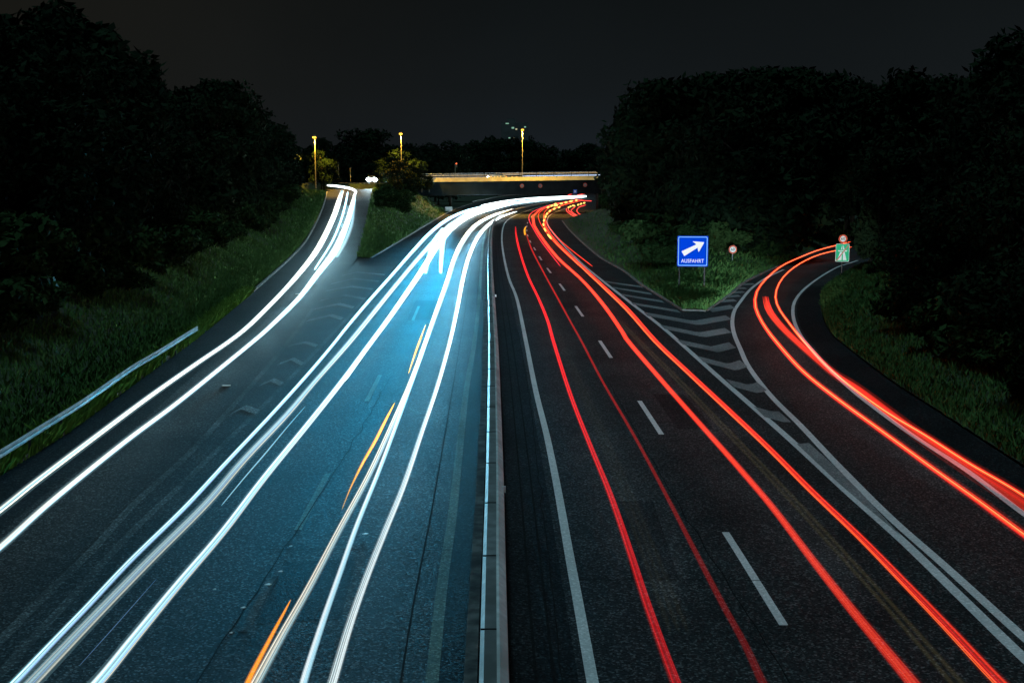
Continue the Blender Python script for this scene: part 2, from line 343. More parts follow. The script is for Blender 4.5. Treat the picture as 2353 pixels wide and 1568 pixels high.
# lane dashes of the right carriageway: 6 m on, 12 m off
P_DASH = [(1900, 1590), (1801, 1436), (1666, 1221), (1495, 960), (1390, 801), (1330, 714), (1290, 658), (1260, 620), (1241.5, 593.5), (1228, 571.5), (1218, 555), (1212, 541), (1210, 530), (1210, 520), (1213, 508), (1222, 497)]
DW = resample(wpath(P_DASH, 200, 0, g, 6), 0.25)
i0 = int(np.argmin(abs(DW[:, 1] - g(1801, 1436)[1])))
st, ln = int(17.0 / .25), int(6.0 / .25); i = i0 - st
while i + ln < len(DW):
    if i >= 0: line(DW[i:i + ln + 1:4], 0.17, M['paint'])
    i += st
# left carriageway dashes (worn) and lines
for a, b in (((684, 1216), (753, 1087)), ((842, 921), (873, 861)), ((948, 736), (962, 703)), ((560, 1450), (622, 1330))):
    line(np.linspace(g(*a), g(*b), 6), 0.17, M['wornpaint' if a[0] == 560 else 'greenpaint'])
line(wpath([(985, 1640), (992, 1564), (1015, 1349), (1037, 1199), (1052, 1064), (1070, 904), (1090, 784), (1100, 690), (1106, 600), (1112, 545), (1126, 512)], 90, 0, g, 8), 0.22, M['greenpaint'])
line(wpath([(900, 1660), (920, 1564), (950, 1384), (990, 1179), (1020, 1009), (1055, 799), (1072, 690), (1085, 600)], 60, 0, g, 8), 0.035, M['tar'], 1, 'road_joint')
line(wpath([(-171, 1640), (0, 1470), (100, 1370), (210, 1264), (310, 1155), (430, 1045), (530, 938), (640, 812), (720, 708)], 60, 0.003, g, 8), 0.22, M['wornpaint'], 1)
line(wpath([(-60, 1610), (100, 1440), (300, 1224), (400, 1129), (535, 999), (645, 891), (720, 812), (800, 728), (850, 672)], 60, 0, g, 8), 0.20, M['wornpaint'], 1)
# faded chevrons between the slip road and the carriageway
for k, (l, a, r) in enumerate([((470, 1075), (455, 1085), (500, 1028)), ((530, 950), (560, 935), (592, 946)), ((598, 884), (626, 872), (648, 882)), ((640, 836), (672, 824), (695, 836)), ((664, 794), (700, 786), (728, 794)), ((706, 736), (760, 724), (786, 732)),
        ((720, 710), (778, 698), (812, 706)), ((736, 690), (792, 678), (838, 686)), ((748, 668), (808, 658), (856, 664)), ((760, 652), (812, 640), (870, 646)), ((772, 636), (820, 625), (884, 631))][1:]):
    w_ = 0.62 if k > 3 else 0.42; V = []
    for q_ in (l, a, r): p_ = g(*q_); V += [p_ + [0, -w_, LV * 3], p_ + [0, w_, LV * 3]]
    tag(mesh_obj('road_marking', V, [(0, 1, 3, 2), (2, 3, 5, 4)], M['fadedchev']), kind='structure')
# exit chevrons
Z4 = lambda x, y: ((2400 + x / 2.139) * .5762, (850 + y / 2.139) * .5762)
Z3 = lambda x, y: (1176 + x / 2, 784 + y / 2)
CH = CH
bars = [([Z4(30, 583), Z4(350, 630)], .55), ([Z4(1160, 608), Z4(1312, 602)], .5), ([Z4(95, 634), Z4(440, 690)], .55), ([Z4(1125, 641), Z4(1262, 637)], .5), ([Z4(165, 694), Z4(535, 756)], .6), ([Z4(1082, 678), Z4(1228, 668)], .5),
        ([Z4(255, 768), Z4(690, 842)], .6), ([Z4(1045, 713), Z4(1196, 701)], .5), ([Z4(1005, 752), Z4(1166, 738)], .5), ([Z4(920, 828), Z4(1130, 792)], .75),
        ([Z4(370, 858), Z4(800, 935), Z4(1095, 884)], .8), ([Z4(515, 968), Z4(850, 1036), Z4(1092, 994)], .75), ([Z4(665, 1096), Z4(960, 1160), Z4(1138, 1115)], .75), ([Z4(838, 1242), Z4(1110, 1312), Z4(1238, 1268)], .72),
        ([Z3(1000, 190), Z3(1110, 219), Z3(1152, 203)], .72), ([Z3(1135, 322), Z3(1238, 350), Z3(1268, 340)], .72)]
for b, w in bars:
    W = np.array([g(*p) for p in b]); w2 = w * 1.35
    W = resample(np.vstack([W, W[-1:]]), 0.5); 
    mb = MB(); F = []; V = []
    for p in W: V += [p + [0, -w2, LV * 3], p + [0, w2, LV * 3]]
    tag(mesh_obj('road_marking', V, [(2 * i, 2 * i + 1, 2 * i + 3, 2 * i + 2) for i in range(len(W) - 1)], M['chevpaint']), kind='structure')
wedge = [Z3(1308, 470), Z3(1365, 466), Z3(1480, 570), Z3(1600, 690), Z3(1790, 895), Z3(1640, 770), Z3(1500, 650)]
Wd = [g(*p) for p in wedge]; T = geometry.tessellate_polygon([[Vector((p[0], p[1], 0)) for p in Wd]])
tag(mesh_obj('road_marking', [p + [0, 0, LV * 3] for p in Wd], T, M['chevpaint']), kind='structure')
# darker hard shoulders and median strip laid as thin sheets
def sheet(A, B, m, lv, name):
    n = 60; ca = np.linspace(0, 1, len(A)); cb = np.linspace(0, 1, len(B)); V = []
    for t in np.linspace(0, 1, n):
        for W, c in ((A, ca), (B, cb)): V.append([np.interp(t, c, W[:, 0]), np.interp(t, c, W[:, 1]), LV * lv])
    return tag(mesh_obj(name, V, [(2 * i, 2 * i + 1, 2 * i + 3, 2 * i + 2) for i in range(n - 1)], m), kind='structure')
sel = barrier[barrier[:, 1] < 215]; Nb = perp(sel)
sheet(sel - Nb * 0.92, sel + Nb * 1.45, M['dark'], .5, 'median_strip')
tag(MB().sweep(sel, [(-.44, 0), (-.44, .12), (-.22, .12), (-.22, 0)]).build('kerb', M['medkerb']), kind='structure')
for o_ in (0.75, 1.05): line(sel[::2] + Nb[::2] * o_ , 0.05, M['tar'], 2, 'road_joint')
xr = by_y(wpath(P_EXR, 120, 0, g, 6), ys[ys < 95]); er = by_y(edgeR, ys[ys < 95])
mk = xr[:, 1] > 12
tag(loft(xr[mk] + [0.25, 0, 0], er[mk] - [0.02, 0, 0], int(mk.sum()), None, M['dark'], 'hard_shoulder', 2, LV), kind='structure')
kk = (ys > 8) & (ys < 250)
sh = kL.copy(); sh2 = kL + (rR - kL) * 0.30
V = []
Ns = perp(kL)
for p, q, y in zip(kL[kk], Ns[kk], ys[kk]):
    w = 2.1 if y < 130 else 1.6
    V += [p + q * .1 + [0, 0, LV * 2], p + q * w + [0, 0, LV * 2]]
tag(mesh_obj('hard_shoulder', V, [(2 * i, 2 * i + 1, 2 * i + 3, 2 * i + 2) for i in range(len(V) // 2 - 1)], M['dark']), kind='structure')

M['patch'] = asphalt("patch_asphalt", (0.005, 0.005, 0.006), (0.030, 0.030, 0.031), 30, 0.9)
for (x0_, x1_, y_) in ((640, 1090, 692), (745, 1070, 905), (560, 1040, 1260), (1240, 1500, 770), (1275, 1760, 1010), (1330, 1980, 1330)):
    a, b = g(x0_, y_), g(x1_, y_ + 3); n_ = 24; W = np.linspace(a, b, n_); W[:, 1] += [.12 * noise.noise(Vector((x0_, k * .6, 0))) for k in range(n_)]
    line(W, .03, M['tar'], 2, 'road_joint')
for q_ in ([(652, 1290), (820, 1282), (782, 1420), (590, 1432)], [(955, 690), (1012, 690), (1003, 735), (935, 735)], [(1500, 905), (1570, 905), (1640, 985), (1556, 985)], [(1420, 1150), (1500, 1150), (1560, 1330), (1450, 1330)]):
    P_ = [g(*p) + [0, 0, LV * .4] for p in q_]; tag(mesh_obj('road_patch', P_, [(0, 1, 2, 3)], M['patch']), kind='structure')
for pts_ in ([(1300, 1640), (1262, 1300), (1236, 1080), (1214, 900), (1190, 760)], [(1850, 1620), (1640, 1290), (1500, 1060), (1400, 880)], [(430, 1600), (560, 1400), (700, 1190), (820, 1000), (900, 860)]):
    W = resample(wpath(pts_, 60), .5); W[:, 0] += [.10 * noise.noise(Vector((k * .35, pts_[0][0], 1))) for k in range(len(W))]; line(W, .025, M['tar'], 2, 'road_joint')

# ------------------------------------------------------------------ light trails
W1, W2, W3 = np.array([0.86, 0.98, 1.0]), np.array([0.48, 0.85, 1.0]), np.array([1.0, 0.90, 0.70])
CY = np.array([0.30, 0.80, 1.0]); RD = np.array([1.0, 0.045, 0.018]); RD2 = np.array([1.0, 0.015, 0.02]); OR = np.array([1.0, 0.20, 0.03]); AM = np.array([1.0, 0.42, 0.02]); OL = np.array([0.35, 0.30, 0.12])
def fade_white(D): return float(np.clip((D / 75.0) ** 1.2, 0.26, 1.0))
def fade_red(D): return float(np.clip((D / 50.0) ** 0.9, 0.42, 1.5)) * .75
TRAILS = []
def bundle(seed, n, cols, lo, hi, base, basecol, spread=.85):
    r = random.Random(seed); out = [(0.0, 1.0, np.array(basecol), base)]
    for k in range(n):
        out.append(((-1 + 2 * (k + .5) / n) * spread + r.uniform(-.08, .08), r.uniform(.07, .24), np.array(cols[r.randrange(len(cols))]), r.uniform(lo, hi)))
    return out
def trail(label, pts, strands, z=0.65, proj=None, fade=None, n=70, cat='light trail', group=None, name='light_trail', wscale=1.0, zmul=0.5):
    """pts = (px, py, width in px); strands = (lateral offset -1..1, half width share, colour, radiance)"""
    proj = proj or g; fade = fade or fade_white
    S = spline(pts, n); W = np.array([proj(p[0], p[1], z) for p in S])
    D = W[:, 1]; hw = np.maximum(S[:, 2], 0.6) * 0.5 / FP * D * wscale
    if pts[0][1] > 1568 or not 0 <= pts[0][0] <= 2352:      # runs on towards and under the viewer
        d_ = W[0] - W[2]; d_[2] = 0; d_ /= np.linalg.norm(d_); W = np.vstack([W[0] + d_ * 16, W]); hw = np.append(hw[0], hw); D = np.append(D[0], D); n += 1
    N = perp(W); V = []; F = []; C = []
    NS = 6
    for off, hf, colr, rad in strands:
        for sr, sh in ((1.0, 0.38), (0.55, 0.62)):
            b = len(V)
            for i in range(n):
                r = hw[i] * hf * sr; rz = min(r, 0.16 + 0.25 * r); c = W[i] + N[i] * hw[i] * off
                taper = min(1.0, 0.25 + i * 0.4, 0.25 + (n - 1 - i) * 0.4)
                for k in range(NS):
                    a = 2 * math.pi * k / NS
                    V.append(c + N[i] * r * taper * math.cos(a) + np.array([0, 0, rz * taper * math.sin(a)]))
                    C.append(np.append(colr * rad * sh * 0.5 * fade(D[i]), 1.0))
            F += [(b + i * NS + k, b + i * NS + (k + 1) % NS, b + (i + 1) * NS + (k + 1) % NS, b + (i + 1) * NS + k) for i in range(n - 1) for k in range(NS)]
    o = mesh_obj(name, V, F, M['trail'], None, True)
    at_ = o.data.attributes.new("lamp_colour", 'FLOAT_COLOR', 'POINT'); at_.data.foreach_set("color", np.array(C, np.float32).ravel())
    tag(o, label, cat, group); TRAILS.append(o); return o
WS = bundle(1, 6, [W3, W1, W1, W2], 1.6, 4.0, .9, W2); WS_ = bundle(2, 6, [W3, W1, W1, W2], 1.6, 4.2, .9, W2)
BLU = np.array([.30, .52, 1.0]); TQ = np.array([.45, .82, .95])
WSB = [(-.55, .42, W2, 3.2), (0.05, .5, W2, 3.6), (.62, .36, CY, 3.2)]
tA = [(-110, 1255, 24), (0, 1172, 22), (75, 1112, 20), (150, 1055, 19), (250, 980, 17), (350, 906, 15), (450, 836, 13), (525, 785, 12), (575, 745, 12), (645, 675, 11), (690, 625, 14), (725, 580, 16), (750, 535, 15), (770, 490, 14), (780, 458, 13), (787, 437, 11)]
tB = [(-110, 1345, 25), (0, 1256, 23), (100, 1166, 21), (200, 1083, 19), (300, 1004, 17), (400, 930, 15), (500, 850, 13), (580, 785, 12), (620, 750, 12), (685, 686, 13), (730, 628, 17), (765, 583, 20), (785, 543, 17), (800, 503, 14), (810, 465, 12), (815, 446, 9)]
trail('long white headlight trail down the entry slip road, nearest the left kerb', tA, WS, 0.65, gr)
trail('white headlight trail down the entry slip road beside the faded chevrons', tB, WS_, 0.65, gr)
trail('bright white trail turning left at the top of the slip road', [(812, 452, 5), (817, 441, 7), (812, 436, 8), (800, 432, 9), (780, 428.5, 9), (762, 426.5, 7), (751, 426, 4)], [(0, .9, W1, 5.0)], 0.9, gr)
trail('second white trail between the pair on the upper slip road', [(722, 620, 5), (760, 560, 6), (780, 515, 6), (792, 475, 6), (799, 440, 5)], [(0, .8, W2, 5)], 0.65, gr)
trail('blurred white reflection trail on the right of the upper slip road', [(772, 590, 10), (790, 560, 11), (806, 520, 9), (813, 480, 6), (816, 455, 4)], [(0, 1, W2, 0.8)], 0.3, gr)
tC = [(-40, 1640, 26), (35, 1564, 23), (115, 1480, 20), (200, 1392, 18), (300, 1286, 16), (425, 1164, 14), (525, 1056, 12), (625, 950, 10), (710, 856, 9), (765, 791, 8), (800, 747, 8), (850, 688, 8), (900, 632, 8), (950, 575, 9), (990, 533, 10), (1030, 503, 12), (1075, 483, 11), (1125, 470, 8)]
trail('leftmost white headlight trail of the main carriageway, edged in cyan', tC, [(-.75, .2, CY, 3.0)] + bundle(3, 5, [W2, W1, TQ], 1.8, 4.2, .8, TQ, .6) + [(.75, .22, BLU, 2.6)])
tC2 = [(0, 1640, 50), (75, 1564, 44), (220, 1412, 36), (345, 1284, 31), (470, 1160, 26), (560, 1056, 22), (655, 956, 18), (720, 880, 14), (800, 789, 14), (850, 728, 13), (905, 660, 12), (955, 600, 12), (1000, 550, 14), (1040, 512, 16), (1090, 488, 15), (1145, 473, 10)]
trail('broad pale grey headlight trail just right of the cyan edged one', tC2, bundle(4, 8, [W1, TQ, BLU, W2, W3], .35, 1.6, .75, TQ))
tD = [(150, 1640, 44), (225, 1564, 38), (310, 1460, 33), (410, 1339, 28), (510, 1222, 24), (605, 1098, 20), (700, 982, 17), (780, 882, 15), (845, 795, 14), (890, 735, 14), (930, 678, 14), (970, 620, 14), (1003, 567, 15), (1035, 526, 18), (1080, 496, 18), (1140, 478, 12), (1175, 470, 9)]
trail('thick white headlight trail on the right of the left lane pair', tD, bundle(5, 8, [W1, W2, W1, TQ], .8, 3.2, .9, TQ, .7) + [(.62, .10, BLU, 2.2), (.86, .10, W3, 2.8)])
trail('narrow white trail beside the thick one, ending at a square tip', [(792, 874, 9), (850, 790, 9), (905, 712, 9), (950, 645, 9), (985, 590, 9), (1020, 545, 9)], [(0, .8, W1, 4)])
tE = [(550, 1640, 34), (590, 1564, 32), (650, 1454, 27), (710, 1349, 23), (780, 1216, 20), (850, 1086, 17), (912, 950, 14), (948, 866, 13), (978, 785, 13), (1002, 718, 13), (1027, 648, 13), (1042, 600, 13), (1062, 556, 14), (1092, 518, 15), (1135, 494, 14), (1180, 480, 11)]
trail('left white headlight trail of the right lane pair, beside the orange streaks', tE, bundle(6, 8, [W3, W1, TQ, W3], .6, 2.6, .6, np.array([.8, .85, .75])))
tF = [(680, 1640, 26), (697, 1564, 24), (740, 1430, 20), (780, 1316, 17), (820, 1204, 15), (868, 1086, 13), (912, 970, 11), (945, 880, 10), (970, 810, 9), (990, 752, 8)]
trail('slim white trail in the middle of the right lane pair', tF, [(-.3, .5, W1, 3.4), (.4, .5, W2, 3.2)])
tG = [(740, 1640, 30), (764, 1564, 28), (803, 1434, 24), (842, 1324, 21), (882, 1224, 19), (927, 1114, 16), (970, 988, 13), (1004, 888, 12), (1033, 785, 11), (1050, 708, 11), (1062, 645, 11), (1077, 588, 11), (1102, 537, 12), (1140, 503, 12), (1185, 486, 10)]
trail('white headlight trail nearest the central guardrail', tG, bundle(7, 7, [W1, W3, W1, TQ], .8, 3.0, .7, np.array([.75, .88, .85])))
trail('broad white blaze where the headlight trails bend towards the bridge', [(1040, 520, 20), (1080, 490, 26), (1130, 474, 24), (1200, 464, 17), (1270, 457.5, 12), (1347, 452, 8)], [(0, 1, W2, 4), (0, .5, W1, 4)], 0.65, zmul=.3)
trail('upper white headlight trail running under the bridge', [(1105, 472, 4), (1160, 462, 5), (1220, 455.5, 6), (1290, 452, 7), (1347, 450, 8)], [(0, .9, W1, 5)], 0.65)
trail('short white streak with a square foot, right one of two', [(1012, 628, 9), (1014, 590, 12), (1018, 550, 14), (1030, 520, 10)], [(0, .9, W2, 3.6)], 0.5)
trail('short white streak with a square foot, left one of two', [(977, 628, 9), (984, 595, 12), (997, 555, 14), (1018, 524, 10)], [(0, .9, W2, 3.6)], 0.5)
trail('hair thin white trail between the left lane pair', [(508, 1161, 2), (560, 1098, 3), (610, 1040, 3.4), (660, 980, 2.5), (702, 932, 1)], [(0, 1, W2, 1.6)], 0.5, fade=lambda D: .5)
trail('hair thin blue trail low between the left lane pair', [(182, 1528, 1.2), (270, 1430, 1.8), (360, 1328, 1)], [(0, 1, np.array([.3, .55, 1]), 1.2)], 0.5, fade=lambda D: .3)
fo = lambda D: 1.0
trail('orange streak at the bottom edge beside the white trail', [(540, 1640, 20), (570, 1564, 17), (620, 1466, 12), (650, 1410, 8), (668, 1376, 3)], [(0, 1, np.array([1, .30, .0]), 1.3)], 0.7, fade=fo)
trail('long orange streak halfway along the right lane', [(785, 1170, 3), (805, 1120, 5), (832, 1065, 8), (862, 1012, 9), (888, 960, 7), (907, 924, 2)], [(0, 1, np.array([1, .34, .0]), 2.4), (.2, .4, np.array([1, .5, .02]), 2.0)], 0.7, fade=lambda D: float(np.clip((D - 26) / 10, .2, 1)))
trail('short yellow orange streak, farthest of the three', [(938, 858, 2), (950, 822, 5), (963, 785, 6), (978, 745, 2)], [(0, 1, np.array([1, .45, .02]), 2.4)], 0.7, fade=fo)

# red tail light trails
RS = bundle(8, 7, [RD, RD, RD2, np.array([1, .08, .03])], .7, 2.6, .30, RD2)
fr = fade_red
T1 = [(1580, 1640, 34), (1551, 1564, 30), (1519, 1479, 26), (1480, 1369, 23), (1441, 1249, 19), (1401, 1134, 16), (1356, 1024, 13), (1311, 909, 11), (1271, 784, 9), (1259, 740, 8), (1239, 690, 7), (1213, 635, 6), (1196, 585, 5.5), (1186, 545, 5), (1184, 520, 3.5)]
trail('solid red tail light trail nearest the central guardrail', T1,
      bundle(10, 6, [RD2, RD2, RD], .2, 1.0, .28, RD2), 0.85, fade=lambda D: float(np.clip((D / 32) ** 1.1, .45, 2.2)))
T2 = [(1790, 1640, 30), (1751, 1564, 26), (1711, 1479, 22), (1656, 1379, 19), (1591, 1254, 15), (1521, 1119, 11), (1456, 999, 9), (1386, 879, 7), (1336, 784, 6), (1314, 745, 5), (1284, 690, 5), (1251, 630, 4), (1221, 572, 4), (1208, 535, 4)]
trail('faint red tail light trail left of the dashed line', T2,
      bundle(12, 5, [RD2, RD2, RD], .05, .26, .09, RD2), 0.85, fade=lambda D: float(np.clip((D / 32) ** 1.2, .5, 3.2)))
t3 = [(2140, 1625, 44), (2091, 1560, 40), (2026, 1482, 34), (1956, 1398, 29), (1866, 1284, 24), (1776, 1166, 20), (1696, 1072, 18), (1616, 982, 16), (1526, 880, 14), (1446, 787, 13), (1431, 770, 12), (1391, 722, 11), (1341, 662, 9), (1281, 592, 9), (1246, 548, 8), (1228, 520, 8), (1222, 502, 7), (1236, 484, 5), (1270, 470, 4), (1330, 459, 3)]
t3[10:13] = [(1431, 764, 12), (1391, 706, 11), (1341, 647, 9)]
trail('strong red tail light trail on the left side of the right lane', t3, RS, 0.85, fade=fr)
t4 = [(2365, 1630, 42), (2291, 1562, 38), (2176, 1440, 31), (2076, 1336, 26), (1976, 1234, 22), (1866, 1129, 19), (1766, 1029, 17), (1676, 944, 16), (1586, 860, 14), (1508, 786, 13), (1446, 722, 12), (1391, 664, 10), (1336, 612, 8), (1281, 560, 7), (1257, 528, 6), (1248, 505, 5), (1258, 488, 4), (1290, 472, 3), (1340, 460, 3)]
t4[10:12] = [(1446, 716, 12), (1391, 663, 10)]
trail('strong red tail light trail beside the white edge line', t4, [(-.8, .10, OR, 2.2), (-.45, .08, OR, 2.0)] + bundle(9, 7, [RD, RD2, RD], .5, 2.2, .28, RD2), 0.85, fade=fr)
for k, (dx, lab) in enumerate(((-7, 'outermost fine red line on the far bend'), (7, 'fine red line inside the far bend, second from the left'), (16, 'fine red line inside the far bend next to the amber dashes'))):
    trail(lab, [(1310 + dx * 3.2, 612, 2.2), (1262 + dx * 2.1, 560, 2.4), (1238 + dx * 1.7, 527, 2.4), (1226 + dx * 1.6, 502, 2.2), (1232 + dx * 1.2, 487, 1.8), (1262 + dx * .5, 473, 1.4), (1320, 461, 1)], [(0, 1, RD if k else np.array([1, .03, .06]), 1.5)], 0.85, fade=fo)
trail('pair of dim olive reflection streaks in the middle of the right lane', [(2260, 1640, 46), (2200, 1570, 42), (2060, 1410, 34), (1906, 1240, 28), (1776, 1100, 24), (1666, 985, 20), (1560, 875, 16), (1480, 795, 13), (1420, 735, 10)], [(-.6, .38, OL, .05), (.6, .38, OL, .05)], 0.6, fade=fo)  # blurred reflections built as dim glowing strands
trail('row of dim olive streaks in the left lane', [(1560, 1450, 60), (1480, 1240, 44), (1400, 1040, 30), (1330, 880, 20), (1270, 740, 12), (1222, 620, 7)], [(-.7, .3, OL, .014), (0, .3, OL, .014), (.7, .3, OL, .014)], 0.5, fade=fo)
# exit
tE1 = [(2500, 1335, 30), (2351, 1226, 27), (2251, 1152, 25), (2151, 1081, 22), (2026, 990, 20), (1916, 910, 18), (1841, 849, 15), (1781, 782, 13), (1752, 742, 11), (1737, 711, 10), (1734, 689, 9), (1739, 668, 8), (1752, 649, 7), (1774, 627, 6.5), (1800, 608, 6), (1841, 589.5, 5.5), (1881, 574, 5.5), (1939, 559, 5), (1966, 552, 3)]
trail('left orange red tail light trail on the exit curve', tE1, [(.1, .10, np.array([1, .42, .12]), 3.2), (-.25, .16, OR, 1.4)] + bundle(14, 6, [RD, RD, RD2], .6, 2.0, .35, RD), 0.85, fade=lambda D: float(np.clip((D / 55), .5, 1.0)) * .75)
tE2 = [(2500, 1245, 22), (2351, 1138, 22), (2226, 1064, 21), (2126, 1000, 19), (2026, 939, 17), (1916, 856, 14), (1846, 784, 12), (1814, 744, 10), (1791, 712, 9), (1782, 690, 8), (1782, 670, 7.5), (1792, 646, 7), (1811, 624, 6.5), (1841, 603, 6), (1881, 585, 5.5), (1939, 571, 5), (1966, 565, 3)]
trail('right orange red tail light trail on the exit curve', tE2, [(.1, .10, np.array([1, .42, .12]), 3.2), (-.25, .16, OR, 1.4)] + bundle(15, 6, [RD, RD, RD2], .6, 2.0, .35, RD), 0.85, fade=lambda D: float(np.clip((D / 55), .45, 1.0)) * .75)
tE3 = [(2500, 1265, 50), (2351, 1158, 44), (2226, 1077, 38), (2101, 992, 32), (1976, 897, 25), (1919, 860, 21), (1881, 829, 19), (1841, 794, 18), (1801, 756, 18), (1774, 724, 18), (1763, 703, 17.5), (1758.5, 681, 16)]
trail('wide flat red brake light band between the exit trails, square at its start', tE3, bundle(13, 8, [RD, RD2, RD], .3, 1.1, .45, RD), 1.1, fade=lambda D: float(np.clip((D / 65) ** 1.6, .2, 1.1)))
# second exit under the bridge
Z2 = lambda x, y, w: ((2000 + x / 4.706) * .5762, (650 + y / 4.706) * .5762, w)
for lab, P in (('red tail light loop on the second exit under the bridge, outermost', [(1580, 1045), (1480, 1035), (1330, 985), (1230, 910), (1212, 870), (1222, 840)]), ('red tail light loop on the second exit under the bridge, second from outside', [(1560, 1030), (1400, 990), (1300, 930), (1250, 880), (1255, 850)]),
               ('red tail light loop on the second exit under the bridge, third from outside', [(1520, 1030), (1400, 975), (1310, 910), (1310, 875), (1390, 812)]), ('red tail light loop on the second exit under the bridge, innermost', [(1690, 1025), (1480, 965), (1410, 900), (1450, 830), (1580, 785)]),
               ('red tail light trail high under the bridge beside the blue sign', [(1235, 605), (1330, 575), (1420, 555), (1500, 545), (1580, 538)]), ('short red trail under the bridge above the white blaze', [(1420, 600), (1490, 588), (1580, 568)]),
               ('red trail below the white blaze at the bridge pier', [(1340, 668), (1450, 690), (1560, 706), (1690, 712)])):
    trail(lab, [Z2(x, y, 2.2) for x, y in P], [(0, 1, np.array([1, .06, .05]), 2.0)], 0.85, fade=fo, n=40)
def blinks(label, spots, z=0.85, r=1.6):
    o = None
    for (x, y, a) in spots:
        p0 = g(*Z2(x - a[0], y - a[1], 0)[:2], z); p1 = g(*Z2(x + a[0], y + a[1], 0)[:2], z); rr = r / FP * p0[1]
        if o is None: o = empty('turn_signal_trail', (p0[0], p0[1], 0)); tag(o, label, 'light trail', 'blinking amber turn signal trails'); b0 = np.array(o.location)
        p0 = p0 - b0; p1 = p1 - b0
        MB().tube([p0, p0 + (p1 - p0) * .25, p0 + (p1 - p0) * .75, p1], [rr * .4, rr, rr, rr * .4], 6).build('blink', M['amber'], o, True)
M['amber'] = glow("amber_lamp", (1.0, 0.62, 0.13), 2.2)
blinks('upper row of amber blinks along the far bend', [(870, 828, (22, -12)), (938, 800, (22, -12)), (1005, 768, (20, -8)), (1015, 797, (40, -10)), (1117, 760, (26, -6)), (1205, 738, (26, -7)), (1300, 715, (30, -8)), (1400, 700, (14, -3))], r=1.9)
blinks('curved row of amber blinks next to the white edge line', [(1075, 830, (18, -6)), (985, 858, (22, -8)), (905, 897, (18, -12)), (850, 950, (12, -16)), (822, 1008, (9, -16)), (792, 1075, (6, -20)), (783, 1155, (4, 24)), (812, 1250, (18, 32)), (895, 1378, (38, 44))], r=1.9)
blinks('short row of amber blinks on the second exit', [(1253, 832, (8, -4)), (1290, 815, (10, -5)), (1350, 800, (30, 2)), (1435, 783, (14, -6)), (1487, 765, (16, -6)), (1547, 748, (14, -4))], r=1.8)
trail('small amber and red dot trail beside the far lane dashes', [(1206, 540, 5), (1205, 528, 5), (1208, 520, 3)], [(0, 1, AM, 1.3)], 0.85, fade=fo, n=20)

# headlamp light thrown towards the viewer along the left carriageway
def lane_beams(TA, TB, dists, away, inten, c, proj=None, K=1.0, half=6.5, tilt=2.0):
    """low beams of the cars whose lamps drew a pair of trails: they start lighting the road some ten metres ahead"""
    proj = proj or g; A = wpath(TA, 80, 0.62, proj); B = wpath(TB, 80, 0.62, proj)
    for k, Y in enumerate(dists):
        P = [np.array([np.interp(y, np.sort(W[:, 1]), W[np.argsort(W[:, 1]), j]) for j in range(3)]) for y in (Y, Y + (12 if away else -12)) for W in (A, B)]
        p, q = (P[0] + P[1]) / 2, (P[2] + P[3]) / 2; d = q - p; d[2] = 0 if proj is g else d[2]; d /= np.linalg.norm(d); d[2] += math.tan(R(tilt))
        I = inten[k] if hasattr(inten, '__len__') else inten
        BEAMS.append(spot("headlamp_beam", tuple(p), tuple(p + d * 10), I * K * 4 * math.pi, c, half, 1.0, .1))
def run(a, b, st): return list(np.arange(a, b, st))
lane_beams(tC, tD, run(46, 210, 9), False, [300 + 26 * y for y in run(46, 210, 9)], COOL, half=7.5, tilt=3.2)
lane_beams(tD, tE, run(44, 160, 9), False, [1000 + 17 * y for y in run(44, 160, 9)], COOL, half=7.5, tilt=3.2)
lane_beams(tE, tG, run(46, 210, 12), False, [200 + 13 * y for y in run(46, 210, 12)], (.22, .70, 1.0), half=7, tilt=2.6)
lane_beams(tA, tB, run(50, 220, 12), False, [150 + 5 * y for y in run(50, 220, 12)], (.34, .80, 1.0), gr, half=8, tilt=2.6)
lane_beams(T1, T2, [6, 14, 22, 30, 38, 47, 57, 70], True, 1100, (.62, .90, 1.0), half=8, tilt=1.8)
lane_beams(t3, t4, [6, 14, 22, 30, 38, 47, 57, 70], True, 1100, (.62, .90, 1.0), half=8, tilt=1.8)
lane_beams(tE1, tE2, [20, 28, 36, 44, 52, 60], True, 1400, (.60, .90, 1.0), half=7, tilt=1.2)
_p = g(1815, 800, .66); BEAMS.append(spot("headlamp_beam", tuple(_p), (27.3, 101, 2.75), 70000, (.9, .98, 1.0), 3.4, .6, .1))  # narrow headlamp spot added to brighten the green sign
_p = g(1590, 1010, .66); BEAMS.append(spot("headlamp_beam", tuple(_p), (19.4, 107, 2.1), 60000, (.9, .98, 1.0), 3.0, .8, .1))  # likewise added, aimed at the small round sign

# ------------------------------------------------------------------ guardrails
gr0 = empty('guardrail', barrier[0]); tag(gr0, 'double sided steel guardrail on the median between the carriageways', 'guardrail')
base = Vector(barrier[0])
def rel(W): return W - np.array(base)
bm_prof = lambda s: [(s * .10, .42), (s * .17, .47), (s * .17, .53), (s * .11, .57), (s * .17, .62), (s * .17, .69), (s * .10, .75), (s * .09, .74), (s * .155, .685), (s * .155, .625), (s * .095, .57), (s * .155, .525), (s * .155, .475), (s * .09, .43)]
Wb = rel(barrier)
MB().sweep(Wb, bm_prof(-1), True).build('beam', M['steel'], gr0)
MB().sweep(Wb, [(.10, .42), (.24, .46), (.26, .52), (.17, .56), (.29, .62), (.28, .66), (.15, .775), (.10, .775)], True).build('beam', M['steel'], gr0)
cap_ = MB().sweep(Wb, [(-.10, .752), (.10, .752), (.10, .735), (-.10, .735)], True).build('cap', M['capsteel'], gr0)
Nn = perp(barrier); tt = np.arctan2(Nn[:, 1], Nn[:, 0])
cnt = 0
